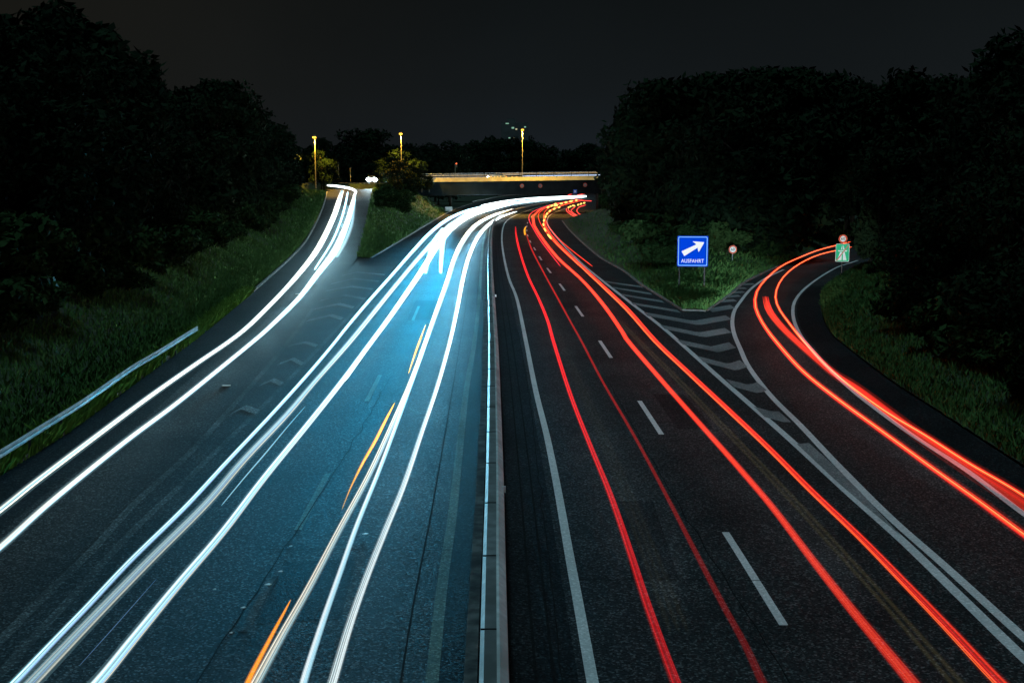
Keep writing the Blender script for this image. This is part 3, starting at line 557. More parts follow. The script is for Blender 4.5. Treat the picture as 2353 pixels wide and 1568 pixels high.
for i in range(2, len(barrier) - 1, 3):
    if barrier[i, 1] > 300 or cnt > 95: break
    cnt += 1; p = Wb[i]
    MB().box((p[0], p[1], .34), (.10, .055, .70), tt[i]).build('post', M['post'], gr0)
i = 6
while i < 140:
    p = Wb[i]; MB().box((p[0], p[1], .70), (.012, .02, .05), tt[i]).box((p[0], p[1], .755), (.33, .035, .02), tt[i]).build('rail_joint', M['tar'], gr0); i += 4
P_GL = [(-160, 1125), (0, 1032), (95, 974), (185, 919), (245, 878), (305, 837), (352, 810), (395, 784), (430, 762), (457, 746)]
GL = resample(wpath(P_GL, 50, 0.78, gr), 0.5); GLz = np.array([zr(y) for y in GL[:, 1]]); GL[:, 2] = 0.0
g1 = empty('guardrail', GL[0]); tag(g1, 'single steel guardrail along the left grass verge, ending by the slip road', 'guardrail')
q = GL - GL[0]
MB().sweep(q, [(.00, .53), (.04, .56), (.04, .60), (.01, .645), (.04, .69), (.04, .74), (.00, .77), (-.02, .765), (.025, .735), (.025, .69), (-.01, .645), (.025, .60), (.025, .565), (-.02, .535)], True).build('beam', M['steel'], g1)
Ng = perp(GL); a_ = np.arctan2(Ng[:, 1], Ng[:, 0])
for i in range(2, len(q), 6): MB().box((q[i, 0] - Ng[i, 0] * .07, q[i, 1] - Ng[i, 1] * .07, .30), (.09, .06, .95), a_[i]).build('post', M['post'], g1)
# far rail on the outside of the bend
FR = resample(wpath([(1085, 463), (1115, 457), (1155, 450), (1205, 446), (1290, 442), (1345, 440)], 40, 0.7), 3.0)
FR[:, 2] = 0; g2 = empty('guardrail', FR[0]); tag(g2, 'distant pale guardrail on the outside of the bend under the bridge', 'guardrail')
MB().sweep(FR - FR[0], [(-.04, .45), (.04, .5), (.04, .72), (-.04, .77)], True).build('beam', M['steel'], g2)
for i in range(0, len(FR), 2): p = FR[i] - FR[0]; MB().box((p[0], p[1], .3), (.12, .12, .7)).build('post', M['post'], g2)

# ------------------------------------------------------------------ signs
def text_mesh(txt, size, name, m, parent, loc, spacing=1.0, th=0.004):
    cu = bpy.data.curves.new(name, 'FONT'); cu.body = txt; cu.size = size; cu.align_x = 'CENTER'; cu.align_y = 'CENTER'; cu.extrude = th; cu.space_character = spacing; cu.offset = size * 0.004
    t = bpy.data.objects.new(name, cu); col.objects.link(t); dg = bpy.context.evaluated_depsgraph_get()
    me = bpy.data.meshes.new_from_object(t.evaluated_get(dg)); bpy.data.objects.remove(t)
    o = bpy.data.objects.new(name, me); col.objects.link(o); me.materials.clear(); me.materials.append(m); o.parent = parent
    o.location = loc; o.rotation_euler = (math.pi / 2, 0, 0); return o
def rrect(w, h, r, n=5):
    P = []
    for cx, cy, a0 in ((w / 2 - r, h / 2 - r, 0), (-w / 2 + r, h / 2 - r, 90), (-w / 2 + r, -h / 2 + r, 180), (w / 2 - r, -h / 2 + r, 270)):
        for k in range(n + 1): a = R(a0 + 90 * k / n); P.append((cx + r * math.cos(a), cy + r * math.sin(a)))
    return P
def face(y0):                                 # sign faces look down the road towards -Y
    return lambda u, v, w: (u, y0 - w, v)
def ringmesh(mb, A, B, f, th):
    n = len(A); V = [f(*p, 0) for p in A] + [f(*p, th) for p in A] + [f(*p, 0) for p in B] + [f(*p, th) for p in B]
    F = []
    for i in range(n):
        j = (i + 1) % n; F += [(n + i, n + j, 3 * n + j, 3 * n + i), (i, j, n + j, n + i), (2 * n + i, 2 * n + j, 3 * n + j, 3 * n + i)]
    mb.add(V, F)
def circ(r, n=40): return [(r * math.cos(2 * math.pi * k / n), r * math.sin(2 * math.pi * k / n)) for k in range(n)]
sgY = 86.0
c = at(1591, 577, sgY); S = 70 / FP * sgY; gz = 0.35
sg = empty('exit_sign', (c[0], sgY, gz)); tag(sg, 'large backlit blue sign reading AUSFAHRT with a white arrow, on the grass tip', 'sign')
sg.rotation_euler = (0, 0, R(-6)); zc = c[2] - gz
off = lambda mb: None
def shift(o): o.location = (o.location[0], o.location[1], o.location[2] + zc); return o
shift(MB().prism(rrect(S, S, .08), face(.06), .06 + .03).build('panel', M['litblue'], sg))
b = MB(); ringmesh(b, rrect(S * .945, S * .945, .09), rrect(S * .905, S * .905, .07), face(-.03), .006); shift(b.build('border', M['litpale'], sg))
shift(MB().prism(rrect(S * 1.0, S * 1.0, .08), face(.20), .12).build('housing', M['signback'], sg))
cv = lambda x, y: ((x - 847.5) / 655 * S, (532.5 - y) / 655 * S)
arrow = [cv(*p) for p in [(610, 535), (920, 388), (900, 365), (846, 327), (858, 321), (1080, 336), (1086, 350), (985, 532), (970, 546), (963, 520), (948, 455), (670, 637)]]
shift(MB().prism(arrow, face(-.03), .008).build('arrow', M['litwhite'], sg))
lt = text_mesh('AUSFAHRT', .37, 'lettering', M['litwhite'], sg, (0, -.034, zc - S * .322), 1.06); lt.scale = (.84, 1, 1)
for x_ in (-.84, .80): MB().tube([(x_ * S / 2, .24, -1.0), (x_ * S / 2, .24, zc + .6)], .055, 8).build('post', M['post'], sg)

def limit_disc(parent, z, r, label_mesh='60'):
    f = face(-.02)
    o1 = MB(); o1.prism(circ(r), face(.0), .02); o1 = o1.build('disc', M['red'], parent); o1.location.z = z
    o2 = MB().prism(circ(r * .66), face(-.022), .004).build('disc_face', M['white'], o1)
    t = text_mesh(label_mesh, r * .95, 'digits', M['black'], o1, (0, -.030, 0), 1.0, .002)
    return o1
c = at(1683, 573, 107); r60 = 19.5 / 2 / FP * 107
s1 = empty('speed_limit_sign', (c[0], 107, .6)); tag(s1, 'round red rimmed 60 sign alone on a thin post behind the exit sign', 'sign'); limit_disc(s1, c[2] - .6, r60)
MB().tube([(0, .05, -.8), (0, .05, c[2] - .6 + .2)], .04, 8).build('post', M['oldsteel'], s1)
c = at(1935, 580.5, 101); gw, gh = 31.5 / FP * 101, 41 / FP * 101; c6 = at(1936, 548.5, 101)
s2 = empty('motorway_end_sign', (c[0], 101, .3)); tag(s2, 'green motorway end sign with a red bar, under a round 60 disc', 'sign'); zc2 = c[2] - .3
def shift2(o): o.location.z = zc2; return o
shift2(MB().prism(rrect(gw, gh, .1), face(.02), .02).build('panel', M['green'], s2))
cg = lambda x, y: ((x - 937) / 475 * gw, (937 - y) / 615 * gh)
sym = MB()
for P in ([(855, 905), (915, 905), (912, 1195), (768, 1195)], [(957, 905), (1012, 905), (1085, 1195), (957, 1195)], [(772, 852), (1112, 852), (1062, 905), (1040, 905), (1035, 880), (838, 880), (834, 905), (815, 905)], [(915, 690), (925, 690), (922, 825), (886, 825)], [(957, 690), (968, 690), (1002, 825), (957, 825)]):
    sym.prism([cg(*p) for p in P], face(0), .004)
shift2(sym.build('motorway_symbol', M['white'], s2))
b = MB(); ringmesh(b, rrect(gw, gh, .1), rrect(gw * .945, gh * .955, .09), face(.0), .004); shift2(b.build('border', M['white'], s2))
shift2(MB().prism([cg(*p) for p in [(722, 1200), (752, 1218), (1160, 672), (1130, 655)]], face(-.006), .004).build('bar', M['pink'], s2))
limit_disc(s2, c6[2] - .3, 20 / 2 / FP * 101)
MB().tube([(0, .06, -.9), (0, .06, c6[2] - .2)], .045, 8).build('post', M['post'], s2)

# ------------------------------------------------------------------ bridge and cross street
BY = 290.0
bl, br = at(940, 418.5, BY), at(1470, 411.5, BY)
brd = empty('road_bridge', (0, BY, 0)); tag(brd, 'concrete road bridge with steel railing crossing the motorway in the distance', 'bridge')
slope = (br[2] - bl[2]) / (br[0] - bl[0])
bz = lambda x: bl[2] + slope * (x - bl[0])
x0, x1 = -27.0, 46.0
def span(prof, m, name):                      # profile (y, z above the cornice foot) along the bridge
    W = [(x, bz(x)) for x in np.linspace(x0, x1, 30)]; V = []; k = len(prof)
    for x, z in W: V += [(x, py_, z + pz_) for py_, pz_ in prof]
    F = [(i * k + j, i * k + (j + 1) % k, (i + 1) * k + (j + 1) % k, (i + 1) * k + j) for i in range(29) for j in range(k)] + [tuple(range(k)), tuple(29 * k + j for j in range(k))[::-1]]
    return mesh_obj(name, V, F, m, brd)
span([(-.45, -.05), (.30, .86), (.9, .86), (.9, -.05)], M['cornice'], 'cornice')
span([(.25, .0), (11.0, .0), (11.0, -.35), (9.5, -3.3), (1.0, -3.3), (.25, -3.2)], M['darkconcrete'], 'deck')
span([(.9, .02), (11, .02), (11, .30), (.9, .30)], M['dark'], 'roadway')
span([(.95, .35), (1.06, .35), (1.06, .45), (.95, .45)], M['steel'], 'rail').location.z = .55
span([(.95, .9), (1.06, .9), (1.06, 1.0), (.95, 1.0)], M['steel'], 'rail').location.z = .55
span([(.94, 1.25), (1.08, 1.25), (1.08, 1.36), (.94, 1.36)], M['steel'], 'rail').location.z = .55
for x in np.arange(x0, x1, 4.1): MB().box((x, .90, bz(x) + 1.3), (.10, .08, 1.25)).build('railing_post', M['post'], brd)
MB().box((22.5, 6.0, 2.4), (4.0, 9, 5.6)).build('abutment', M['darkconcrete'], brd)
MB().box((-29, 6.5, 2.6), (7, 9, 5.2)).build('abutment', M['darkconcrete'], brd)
# cross street on the left and its embankment
tag(mesh_obj('cross_street', [(-120, 262, 6.9), (-27, 268, 7.2), (-27, 303, 7.3), (-120, 303, 6.9)], [(0, 1, 2, 3)], M['slip']), kind='structure')
V = [(-120, 262, 6.85), (-27.1, 268, 7.15), (-27.1, 303, 7.2), (-120, 330, 6.8), (-140, 240, -.6), (-22, 262, -.6), (-20, 310, -.6), (-120, 345, -.6)]
tag(mesh_obj('embankment_terrain', V, [(0, 4, 5, 1), (1, 5, 6, 2), (2, 6, 7, 3), (0, 3, 7, 4)], M['soil']), kind='structure')
# land carried behind the bridge
for nm, P, Yd in (('bridge_trail', 0, 0),): pass
def flat_trail(label, xa, xb, z, y, colr, rad, r):
    n = 30; P = [(x, BY + y, bz(x) + z) for x in np.linspace(xa, xb, n)]; mb = MB().tube(P, [r * (.4 + .6 * min(1, i * .5, (n - 1 - i) * .5)) for i in range(n)], 6)
    o = mb.build('light_trail', M['trail'], None, True); C = np.tile(np.append(np.array(colr) * rad, 1), (len(mb.V), 1))
    a = o.data.attributes.new("lamp_colour", 'FLOAT_COLOR', 'POINT'); a.data.foreach_set("color", C.astype(np.float32).ravel()); tag(o, label, 'light trail')
pc_ = at(850, 412, 270)
xx = lambda px: (px - 1176) / FP * BY
flat_trail('bright blue white headlight trail on the right half of the bridge', xx(1200), xx(1395), 1.05, 4.0, (.55, .70, 1.0), 0.75, .14)
flat_trail('ochre light trail along the top of the bridge railing', xx(1140), xx(1395), 1.75, 5.0, (1, .62, .22), .16, .20)
flat_trail('pale ochre light trail on the left half of the bridge', xx(975), xx(1200), 1.45, 5.5, (1, .75, .45), .22, .16)
flat_trail('lower white light trail on the left half of the bridge', xx(960), xx(1135), .95, 5.5, (.9, .85, .8), .2, .12)
for q_, lab in ((-.62, 'left'), (.62, 'right')):  # overexposed glow of the waiting headlights, added as glowing tubes
    n_ = 14; mb = MB().tube([(pc_ [0] + q_ + .05 * k, 271.9 - .22 * k, pc_[2] - .01 * k) for k in range(n_)], [.48 * min(1, .4 + .3 * min(k, n_ - 1 - k)) for k in range(n_)], 8)
    o = mb.build('light_trail', M['trail'], None, True); C = np.tile(np.array([3.5, 4.2, 4.5, 1]), (len(mb.V), 1)); a = o.data.attributes.new("lamp_colour", 'FLOAT_COLOR', 'POINT'); a.data.foreach_set("color", C.astype(np.float32).ravel())
    tag(o, 'fat added glow around the %s headlight of the car waiting at the top of the slip road' % lab, 'light trail')
flat_trail('short white trail left of the oncoming car at the junction', xx(842) * .93, xx(868) * .93, 0.6, -18.0, (.9, .97, 1), 3, .12)
ob = empty('turn_signal_trail', (xx(1142), BY + 3.0, bz(xx(1142)))); tag(ob, 'row of small amber blinks along the car on the bridge', 'light trail', 'blinking amber turn signal trails')
for px in (1128, 1136, 1143, 1150, 1163, 1176, 1187): MB().tube([(xx(px) - xx(1142) - .25, 0, .98), (xx(px) - xx(1142), 0, .98), (xx(px) - xx(1142) + .25, 0, .98)], [.05, .13, .05], 6).build('blink', M['amber'], ob)
# street lamps
def street_lamp(px, py, Y, zb, label, watts):
    top = at(px, py, Y); o = empty('street_lamp', (top[0], Y, zb)); tag(o, label, 'street lamp', 'yellow street lamps on the cross street')
    h = top[2] - zb
    MB().tube([(0, 0, 0), (0, 0, 1), (0, 0, h * .6), (0, 0, h - .1)], [.15, .13, .10, .075], 10).build('pole', M['lamppole'], o)
    hd = MB(); hd.tube([(0, .15, h), (0, -.1, h + .05), (0, -.9, h + .12), (0, -1.15, h + .06)], [.09, .19, .21, .10], 8); hd = hd.build('lamp_head', M['lamppole'], o)
    lens = MB(); lens.box((0, -.65, h - .20), (.6, .9, .30)); lens.build('lamp_lens', M['sodium'], hd)
    l = bpy.data.lights.new('street_lamp_light', 'SPOT'); l.energy = watts; l.color = (1.0, .55, .05); l.shadow_soft_size = .2; l.spot_size = R(140); l.spot_blend = .35
    lo = bpy.data.objects.new('street_lamp_light', l); col.objects.link(lo); lo.parent = o; lo.location = (0, -.6, h - .5)
    return o
M['lamppole'] = noisy("lamp_pole_paint", (0.10, 0.095, 0.075), (0.15, 0.14, 0.115), 3, 0.6, 0.1)
street_lamp(1200, 297, 296, bz(xx(1200)) + .3, 'tall yellow street lamp standing on the bridge in front of the dark tower', 62000)
street_lamp(921, 306, 276, 6.6, 'yellow street lamp with its foot hidden behind the island trees', 30000)
street_lamp(723, 314, 254, 6.2, 'yellow street lamp half hidden in the leaves at the left wood', 36000)
# traffic lights
M['tlred'] = glow("signal_red", (1.0, 0.10, 0.02), 5); M['tlhouse'] = mat("signal_housing", (.16, .13, .05), .5)
def traffic_light(px, yb, yt, Y, label, side=1, lit=True):
    b_ = at(px, yb, Y); t_ = at(px, yt, Y); o = empty('traffic_light', tuple(b_)); tag(o, label, 'traffic light'); h = t_[2] - b_[2]
    MB().tube([(0, 0, -.2), (0, 0, h)], .07, 8).build('pole', M['lamppole'], o)
    hs = MB().box((side * .32, -.05, h - .55), (.36, .28, 1.05)).build('signal_head', M['tlhouse'], o)
    for k in range(3):
        MB().tube([(side * .32, -.20, h - .22 - k * .33), (side * .32, -.235, h - .22 - k * .33)], .125, 12).build('lens', M['tlred'] if (k == 0 and lit) else M['black'], hs)
traffic_light(1045.5, 411, 374, BY + 2.2, 'traffic light glowing red on the left end of the bridge')
traffic_light(778, 425, 372, 272, 'tall traffic light pole at the top of the slip road', -1, False)
traffic_light(746, 424, 378, 266, 'traffic light close to the yellow lit leaves of the left wood', 1, True)
p_ = at(805, 424, 276); o = empty('marker_post', tuple(p_)); tag(o, 'plain slim post left of the dazzling headlights', 'post'); MB().tube([(0, 0, -.2), (0, 0, 3.9)], .06, 8).build('pole', M['lamppole'], o)
# small signs on the girder and below
for px, py, lab in ((1199, 427, 'leftmost'), (1241, 427, 'middle'), (1344, 425, 'rightmost')):
    p = at(px, py, BY - .2); o = empty('girder_sign', tuple(p)); tag(o, lab + ' of the three round signs hung on the bridge girder', 'sign')
    MB().prism(circ(.47, 24), face(0), .03).build('rim', M['red'], o); MB().prism(circ(.32, 24), face(-.032), .01).build('disc_face', M['kerb'], o); MB().box((0, .25, .1), (.08, .55, .08)).build('bracket', M['post'], o)
p = at(1321, 440, 284); o = empty('blue_sign', (p[0], 284, 0)); tag(o, 'small blue square sign under the bridge near the pier', 'sign')
a1 = MB().box((0, 0, p[2]), (.85, .05, .95)).build('panel', M['blue'], o); MB().box((0, -.03, p[2]), (.38, .03, .42)).build('pictogram', M['white'], a1); MB().tube([(0, .06, -.1), (0, .06, p[2] + .3)], .05, 8).build('post', M['post'], o)
p = g(1036, 490); o = empty('notice_board', (p[0] - .6, p[1], 0)); tag(o, 'tilted white board on posts at the verge before the bridge', 'sign')
MB().box((0, 0, 1.05), (1.7, .12, 1.0)).build('panel', M['white'], o)
for s in (-.6, .6): MB().tube([(s, .1, -.1), (s, .1, 1.2)], .05, 8).build('post', M['post'], o)
# marker posts and reflectors on the rail
def delineator(px, py, proj, label, hgt=1.0):
    p = proj(px, py, 0); o = empty('delineator_post', tuple(p)); tag(o, label, 'marker post')
    MB().prism([(-.06, 0), (.06, 0), (.06, hgt - .06), (-.06, hgt)], lambda u, v, w: (u, w - .05, v), .1).build('post', M['white'], o); MB().box((0, -.055, hgt - .22), (.125, .02, .14)).build('reflector', M['black'], o)
delineator(999, 462, g, 'white marker post at the foot of the island bank', 1.6)
for px, py, lab in ((1157, 1123, 'near pale blue reflector'), (1138.5, 679, 'far small reflector')):
    p = g(px, py, .62); o = MB().box((0, 0, 0), (.10, .05, .16)).box((-.08, .03, -.05), (.1, .03, .05)).build('reflector', M['white']); o.location = tuple(p); tag(o, lab + ' bracketed to the right side of the central guardrail', 'reflector')
for px, py, lab in ((520, 885, 'small white stud on the slip road beside the chevrons'), (684, 675, 'tiny white stud on the upper slip road')):
    p = gr(px, py, .02); o = MB().prism(rrect(.34, .12, .04, 3), lambda u, v, w: (u, v, w - .02), .03).build('road_stud', M['white']); o.location = tuple(p); tag(o, lab, 'road stud')
for k, (px, py) in enumerate(((493, 1353), (559, 1395), (839, 1226), (531, 1453), (644, 1312), (616, 1342), (668, 1254))):
    p = g(px, py, .012); a = .03 + .02 * (k % 3); o = MB().prism([(-a, -.02), (a * .4, -a * .7), (a, .01), (a * .1, a * .8)], lambda u, v, w: (u, v, w), .015).build('litter_scrap', M['white']); o.location = tuple(p)
    tag(o, 'scrap of pale litter lying on the left carriageway', 'litter', 'scraps of litter on the left carriageway')

# ------------------------------------------------------------------ cars
M['carpaint'] = noisy("car_paint", (0.10, 0.10, 0.11), (0.13, 0.13, 0.14), 2, 0.25, 0.4); M['glass'] = mat("car_glass", (.012, .014, .016), .08, 0, .6); M['rubber'] = mat("tyre_rubber", (.02, .02, .02), .8); M['rimm'] = mat("wheel_rim", (.4, .4, .42), .3, .8)
M['carlight'] = mat("car_paint_silver", (0.34, 0.34, 0.33), .28, .5); M['tail'] = glow("tail_lamp", (1, .05, .02), 4); M['blinker'] = glow("blinker_lamp", (1, .45, .05), 8)
def car(loc, rz, label, paint):
    o = empty('car', loc, rz); tag(o, label, 'car')
    # x forward; stations: (x, half width, z floor, z waist)
    st_ = [(-2.18, .62, .48, .80), (-2.08, .78, .36, .92), (-1.6, .86, .26, .97), (-.6, .88, .22, .96), (.6, .88, .22, .95), (1.3, .86, .24, .90), (1.95, .80, .30, .80), (2.2, .66, .38, .66)]
    mb = MB(); V = []; 
    for x, w, a, b_ in st_: V += [(x, -w * .9, a), (x, -w, a + .18), (x, -w, b_ - .12), (x, -w * .88, b_), (x, w * .88, b_), (x, w, b_ - .12), (x, w, a + .18), (x, w * .9, a)]
    F = [(i * 8 + j, i * 8 + (j + 1) % 8, (i + 1) * 8 + (j + 1) % 8, (i + 1) * 8 + j) for i in range(len(st_) - 1) for j in range(8)] + [tuple(range(8)), tuple((len(st_) - 1) * 8 + j for j in range(8))[::-1]]
    body = mb.add(V, F).build('body', paint, o, True)
    cb = [(-1.75, .70, .94, .955), (-1.25, .62, .94, 1.36), (-.5, .60, .94, 1.45), (.25, .60, .94, 1.42), (1.0, .70, .90, .915)]
    def cabin(grow, zl, zh, nm, m):
        V = []
        for x, w, a, b_ in cb: V += [(x, -w - .14 - grow, a), (x, -w - grow, max(a + .005, b_)), (x, w + grow, max(a + .005, b_)), (x, w + .14 + grow, a)]
        F = [(i * 4 + j, i * 4 + j + 1, (i + 1) * 4 + j + 1, (i + 1) * 4 + j) for i in range(4) for j in range(3)]
        return MB().add(V, F).build(nm, m, o)
    cabin(0, 0, 0, 'windows', M['glass'])
    rf = []
    for x, w, z in ((-1.28, .62, 1.37), (-.5, .60, 1.465), (.28, .60, 1.43)): rf += [(x, -w - .01, z), (x, w + .01, z), (x, w - .06, z + .03), (x, -w + .06, z + .03)]
    MB().add(rf, [(i * 4 + j, i * 4 + (j + 1) % 4, (i + 1) * 4 + (j + 1) % 4, (i + 1) * 4 + j) for i in range(2) for j in range(4)] + [(0, 1, 2, 3), (8, 11, 10, 9)]).build('roof', paint, o)
    for s in (-1, 1):
        for P_, r_ in (([(.27, s * .61, 1.42), (1.0, s * .82, .92)], .035), ([(-.5, s * .61, 1.44), (-.5, s * .80, .95)], .03), ([(-1.27, s * .63, 1.36), (-1.75, s * .82, .95)], .045)): MB().tube(P_, r_, 6).build('pillar', paint, o)
        for x in (-1.35, 1.35):
            w_ = MB().tube([(x, s * .72, .31), (x, s * .90, .31)], .31, 18).build('wheel', M['rubber'], o); MB().tube([(x, s * .895, .31), (x, s * .91, .31)], .19, 14).build('rim', M['rimm'], w_)
        MB().tube([(2.08, s * .56, .64), (2.21, s * .54, .63)], [.16, .14], 12).build('headlight', M['headlight'], o)
        MB().box((-2.17, s * .58, .74), (.06, .26, .12)).build('tail_light', M['tail'], o)
        MB().box((.75, s * .98, .98), (.12, .2, .12)).build('mirror', paint, o)
    MB().box((2.19, 0, .45), (.06, .7, .14)).build('grille', M['black'], o)
    return o
pc = at(850, 412, 274); czz = pc[2] - .64
car((pc[0], 274 + 2.2, czz), R(-92), 'car facing the viewer with dazzling headlights at the top of the slip road', M['carpaint'])
BEAMS.append(spot("headlamp_beam", (pc[0], 271.6, czz + .63), (-8, 120, -3.0), 16000, (.55, .88, 1.0), 22, 1.0, .12))
BEAMS.append(spot("headlamp_beam", (pc[0] + .8, 271.6, czz + .63), (6, 200, -4.0), 20000, (.55, .88, 1.0), 30, 1.0, .12))
pb = at(1141, 405, BY + 3.5); car((pb[0], BY + 4.2, bz(pb[0]) + .32), R(180), 'car stopped on the bridge, seen from its side under the street lamp', M['carlight'])

# ------------------------------------------------------------------ dark tower far behind
TY = 720.0; a, b_ = at(1151, 282, TY), at(1214, 282, TY)
tw = empty('apartment_tower', ((a[0] + b_[0]) / 2, TY, 0)); tag(tw, 'dark apartment tower with a few lit windows behind the bridge', 'building')
M['tower'] = noisy("tower_wall", (.10, .10, .10), (.14, .14, .14), .2, .8); M['lit1'] = glow("lit_window", (.42, .85, .62), .55); M['lit2'] = glow("lit_window_warm", (.9, .85, .5), .6)
w_ = b_[0] - a[0]; h_ = a[2]
MB().box((0, 6, h_ / 2 - .3), (w_, 12, h_ + .6)).box((-2, 6, h_ + 1.2), (5, 5, 2.4)).build('wall', M['tower'], tw)
for px, py, ww, hh, m in ((1165, 284, 9, 3, 'lit1'), (1178, 294, 7, 5, 'lit1'), (1186, 297, 5, 4, 'lit2'), (1206, 292, 5, 4, 'lit1'), (1170, 317, 5, 3, 'lit1'), (1181, 317, 3, 3, 'lit2')):
    q_ = at(px, py, TY); MB().box((q_[0] - tw.location.x, -.05, q_[2]), (ww / FP * TY * .8, .16, hh / FP * TY * .7)).build('window', M[m], tw)

# ------------------------------------------------------------------ vegetation
def leaf_cloud(lobes, n, size, seed, squash=0.75):
    """leaf-sized faces spread through lobes (centre, radius xyz), denser towards the skin"""
    r = np.random.default_rng(seed); w = np.array([l[1][0] * l[1][1] * l[1][2] for l in lobes]) ** .67; w /= w.sum()
    idx = r.choice(len(lobes), n, p=w); Cn = np.array([l[0] for l in lobes])[idx]; Rd = np.array([l[1] for l in lobes])[idx]
    d = r.normal(size=(n, 3)); d /= np.linalg.norm(d, axis=1, keepdims=True)
    rad = r.uniform(.35, 1.0, n) ** .5 * (1 + .12 * r.normal(size=n)); P = Cn + d * Rd * rad[:, None]
    nrm = d + r.normal(size=(n, 3)) * .8; nrm /= np.linalg.norm(nrm, axis=1, keepdims=True)
    a = np.cross(nrm, r.normal(size=(n, 3))); a /= np.linalg.norm(a, axis=1, keepdims=True); b = np.cross(nrm, a)
    s = size * r.uniform(.6, 1.4, n)[:, None]
    V = np.stack([P - a * s * .9, P + b * s * .42 - a * .1 * s, P + a * s, P - b * s * .42 - a * .1 * s], 1).reshape(-1, 3)
    return V
def quad_mesh(name, V, m):
    me = bpy.data.meshes.new(name); n = len(V) // 4; me.vertices.add(len(V)); me.vertices.foreach_set('co', np.asarray(V, np.float32).ravel())
    me.loops.add(4 * n); me.loops.foreach_set('vertex_index', np.arange(4 * n, dtype=np.int32)); me.polygons.add(n); me.polygons.foreach_set('loop_start', np.arange(0, 4 * n, 4, dtype=np.int32))
    me.update(calc_edges=True); me.validate(); me.materials.append(m); return me
def tree_proto(seed, H, n, leaf, wide=.30):
    """unit of a broadleaf tree of height H: (trunk mesh, crown mesh)"""
    r = random.Random(seed); mb = MB(); lobes = []
    mb.tube([(0, 0, -1.2), (.1, 0, H * .18), (r.uniform(-.3, .3), r.uniform(-.3, .3), H * .45), (r.uniform(-.4, .4), 0, H * .8)], [H * .022, H * .018, H * .013, H * .003], 7)
    for k in range(15):
        f = r.uniform(.16, .95) if k > 3 else r.uniform(.12, .35); a = r.uniform(0, 6.28); spread = H * wide * (1.0 - abs(f - .45) * 1.05) * r.uniform(.55, 1.05)
        c = (math.cos(a) * spread, math.sin(a) * spread, H * f); q = H * r.uniform(.09, .17) * (1.1 - .45 * max(0, f - .5))
        lobes.append((c, (q * 1.1, q * 1.1, q * .85)))
        mb.tube([(0, 0, H * max(.1, f - .16)), (c[0] * .5, c[1] * .5, H * (f - .07)), c], [H * .008, H * .005, H * .0015], 5, False)
    lobes.append(((0, 0, H * .55), (H * .18, H * .18, H * .30))); lobes.append(((r.uniform(-.5, .5), 0, H * .90), (H * .09, H * .09, H * .11)))
    tr = mesh_obj('trunk', mb.V, mb.F, M['bark'], None, True); me_t = tr.data; bpy.data.objects.remove(tr)
    return me_t, quad_mesh('crown', leaf_cloud(lobes, n, leaf, seed), M['leaf']), H
def shrub_proto(seed, n, leaf):
    r = random.Random(seed); lobes = []; mb = MB()
    for k in range(9):
        a = r.uniform(0, 6.28); d = r.uniform(0, .62); z = r.uniform(.25, .8); lobes.append(((math.cos(a) * d, math.sin(a) * d, z), (r.uniform(.22, .4), r.uniform(.22, .4), r.uniform(.2, .34))))
        mb.tube([(0, 0, -.2), (math.cos(a) * d * .6, math.sin(a) * d * .6, z * .6), (math.cos(a) * d, math.sin(a) * d, z)], [.03, .02, .006], 5, False)
    st = mesh_obj('stem', mb.V, mb.F, M['bark']); me_t = st.data; bpy.data.objects.remove(st)
    return me_t, quad_mesh('foliage', leaf_cloud(lobes, n, leaf, seed), M['shrubleaf']), 1.0
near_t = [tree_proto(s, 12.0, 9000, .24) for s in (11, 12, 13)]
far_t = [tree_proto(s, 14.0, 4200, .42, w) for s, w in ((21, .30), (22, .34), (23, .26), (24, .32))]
shr = [shrub_proto(s, 2600, .085) for s in (31, 32, 33)]
ntree = [0]
SIGNS = [(1935, 101, 30), (1683, 107, 16), (1591, 86, 50)]
def plant(proto, loc, h, label, group, name='tree', cat='tree', parts=('trunk', 'crown'), wide=1.0):
    rad = h * (.40 if parts[0] == 'trunk' else .95) * wide
    for sx, sy, w in SIGNS:
        if loc[1] < sy + 4 and abs(1176 + FP * loc[0] / max(loc[1], 5) - sx) < w + rad * FP / max(loc[1], 5): return None
    o = empty(name, loc, random.uniform(0, 6.28)); s = h / proto[2]; o.scale = (s * wide, s * wide, s)
    tag(o, label, cat, group)
    for nm, me in zip(parts, proto[:2]):
        c_ = bpy.data.objects.new(nm, me); col.objects.link(c_); c_.parent = o
    ntree[0] += 1; return o
SIL_L = [(-200, 30), (0, 28), (60, 24), (100, 8), (165, 4), (195, 30), (210, 60), (240, 92), (290, 112), (320, 160), (360, 200), (450, 214), (480, 195), (515, 190), (545, 208), (580, 235), (610, 228), (660, 232), (690, 248), (712, 290), (745, 285), (760, 330)]
SIL_R = [(1388, 400), (1396, 325), (1406, 280), (1446, 250), (1486, 212), (1516, 192), (1546, 196), (1626, 180), (1676, 175), (1766, 170), (1816, 172), (1876, 182), (1966, 190), (2001, 186), (2076, 170), (2126, 180), (2226, 186), (2290, 178), (2302, 120), (2341, 88), (2500, 80)]
def sil(T, px): return float(np.interp(px, [t[0] for t in T], [t[1] for t in T]))
def surf(grid, W, X, Y):                      # terrain height of a bank near a point
    d = (grid[..., 0] - X) ** 2 + (grid[..., 1] - Y) ** 2; i = np.unravel_index(np.argmin(d), d.shape); return float(grid[i][2])
LAB_L = 'dark leafy tree in the wood on the left bank above the slip road'
GL_ = 'trees of the wood on the left bank'
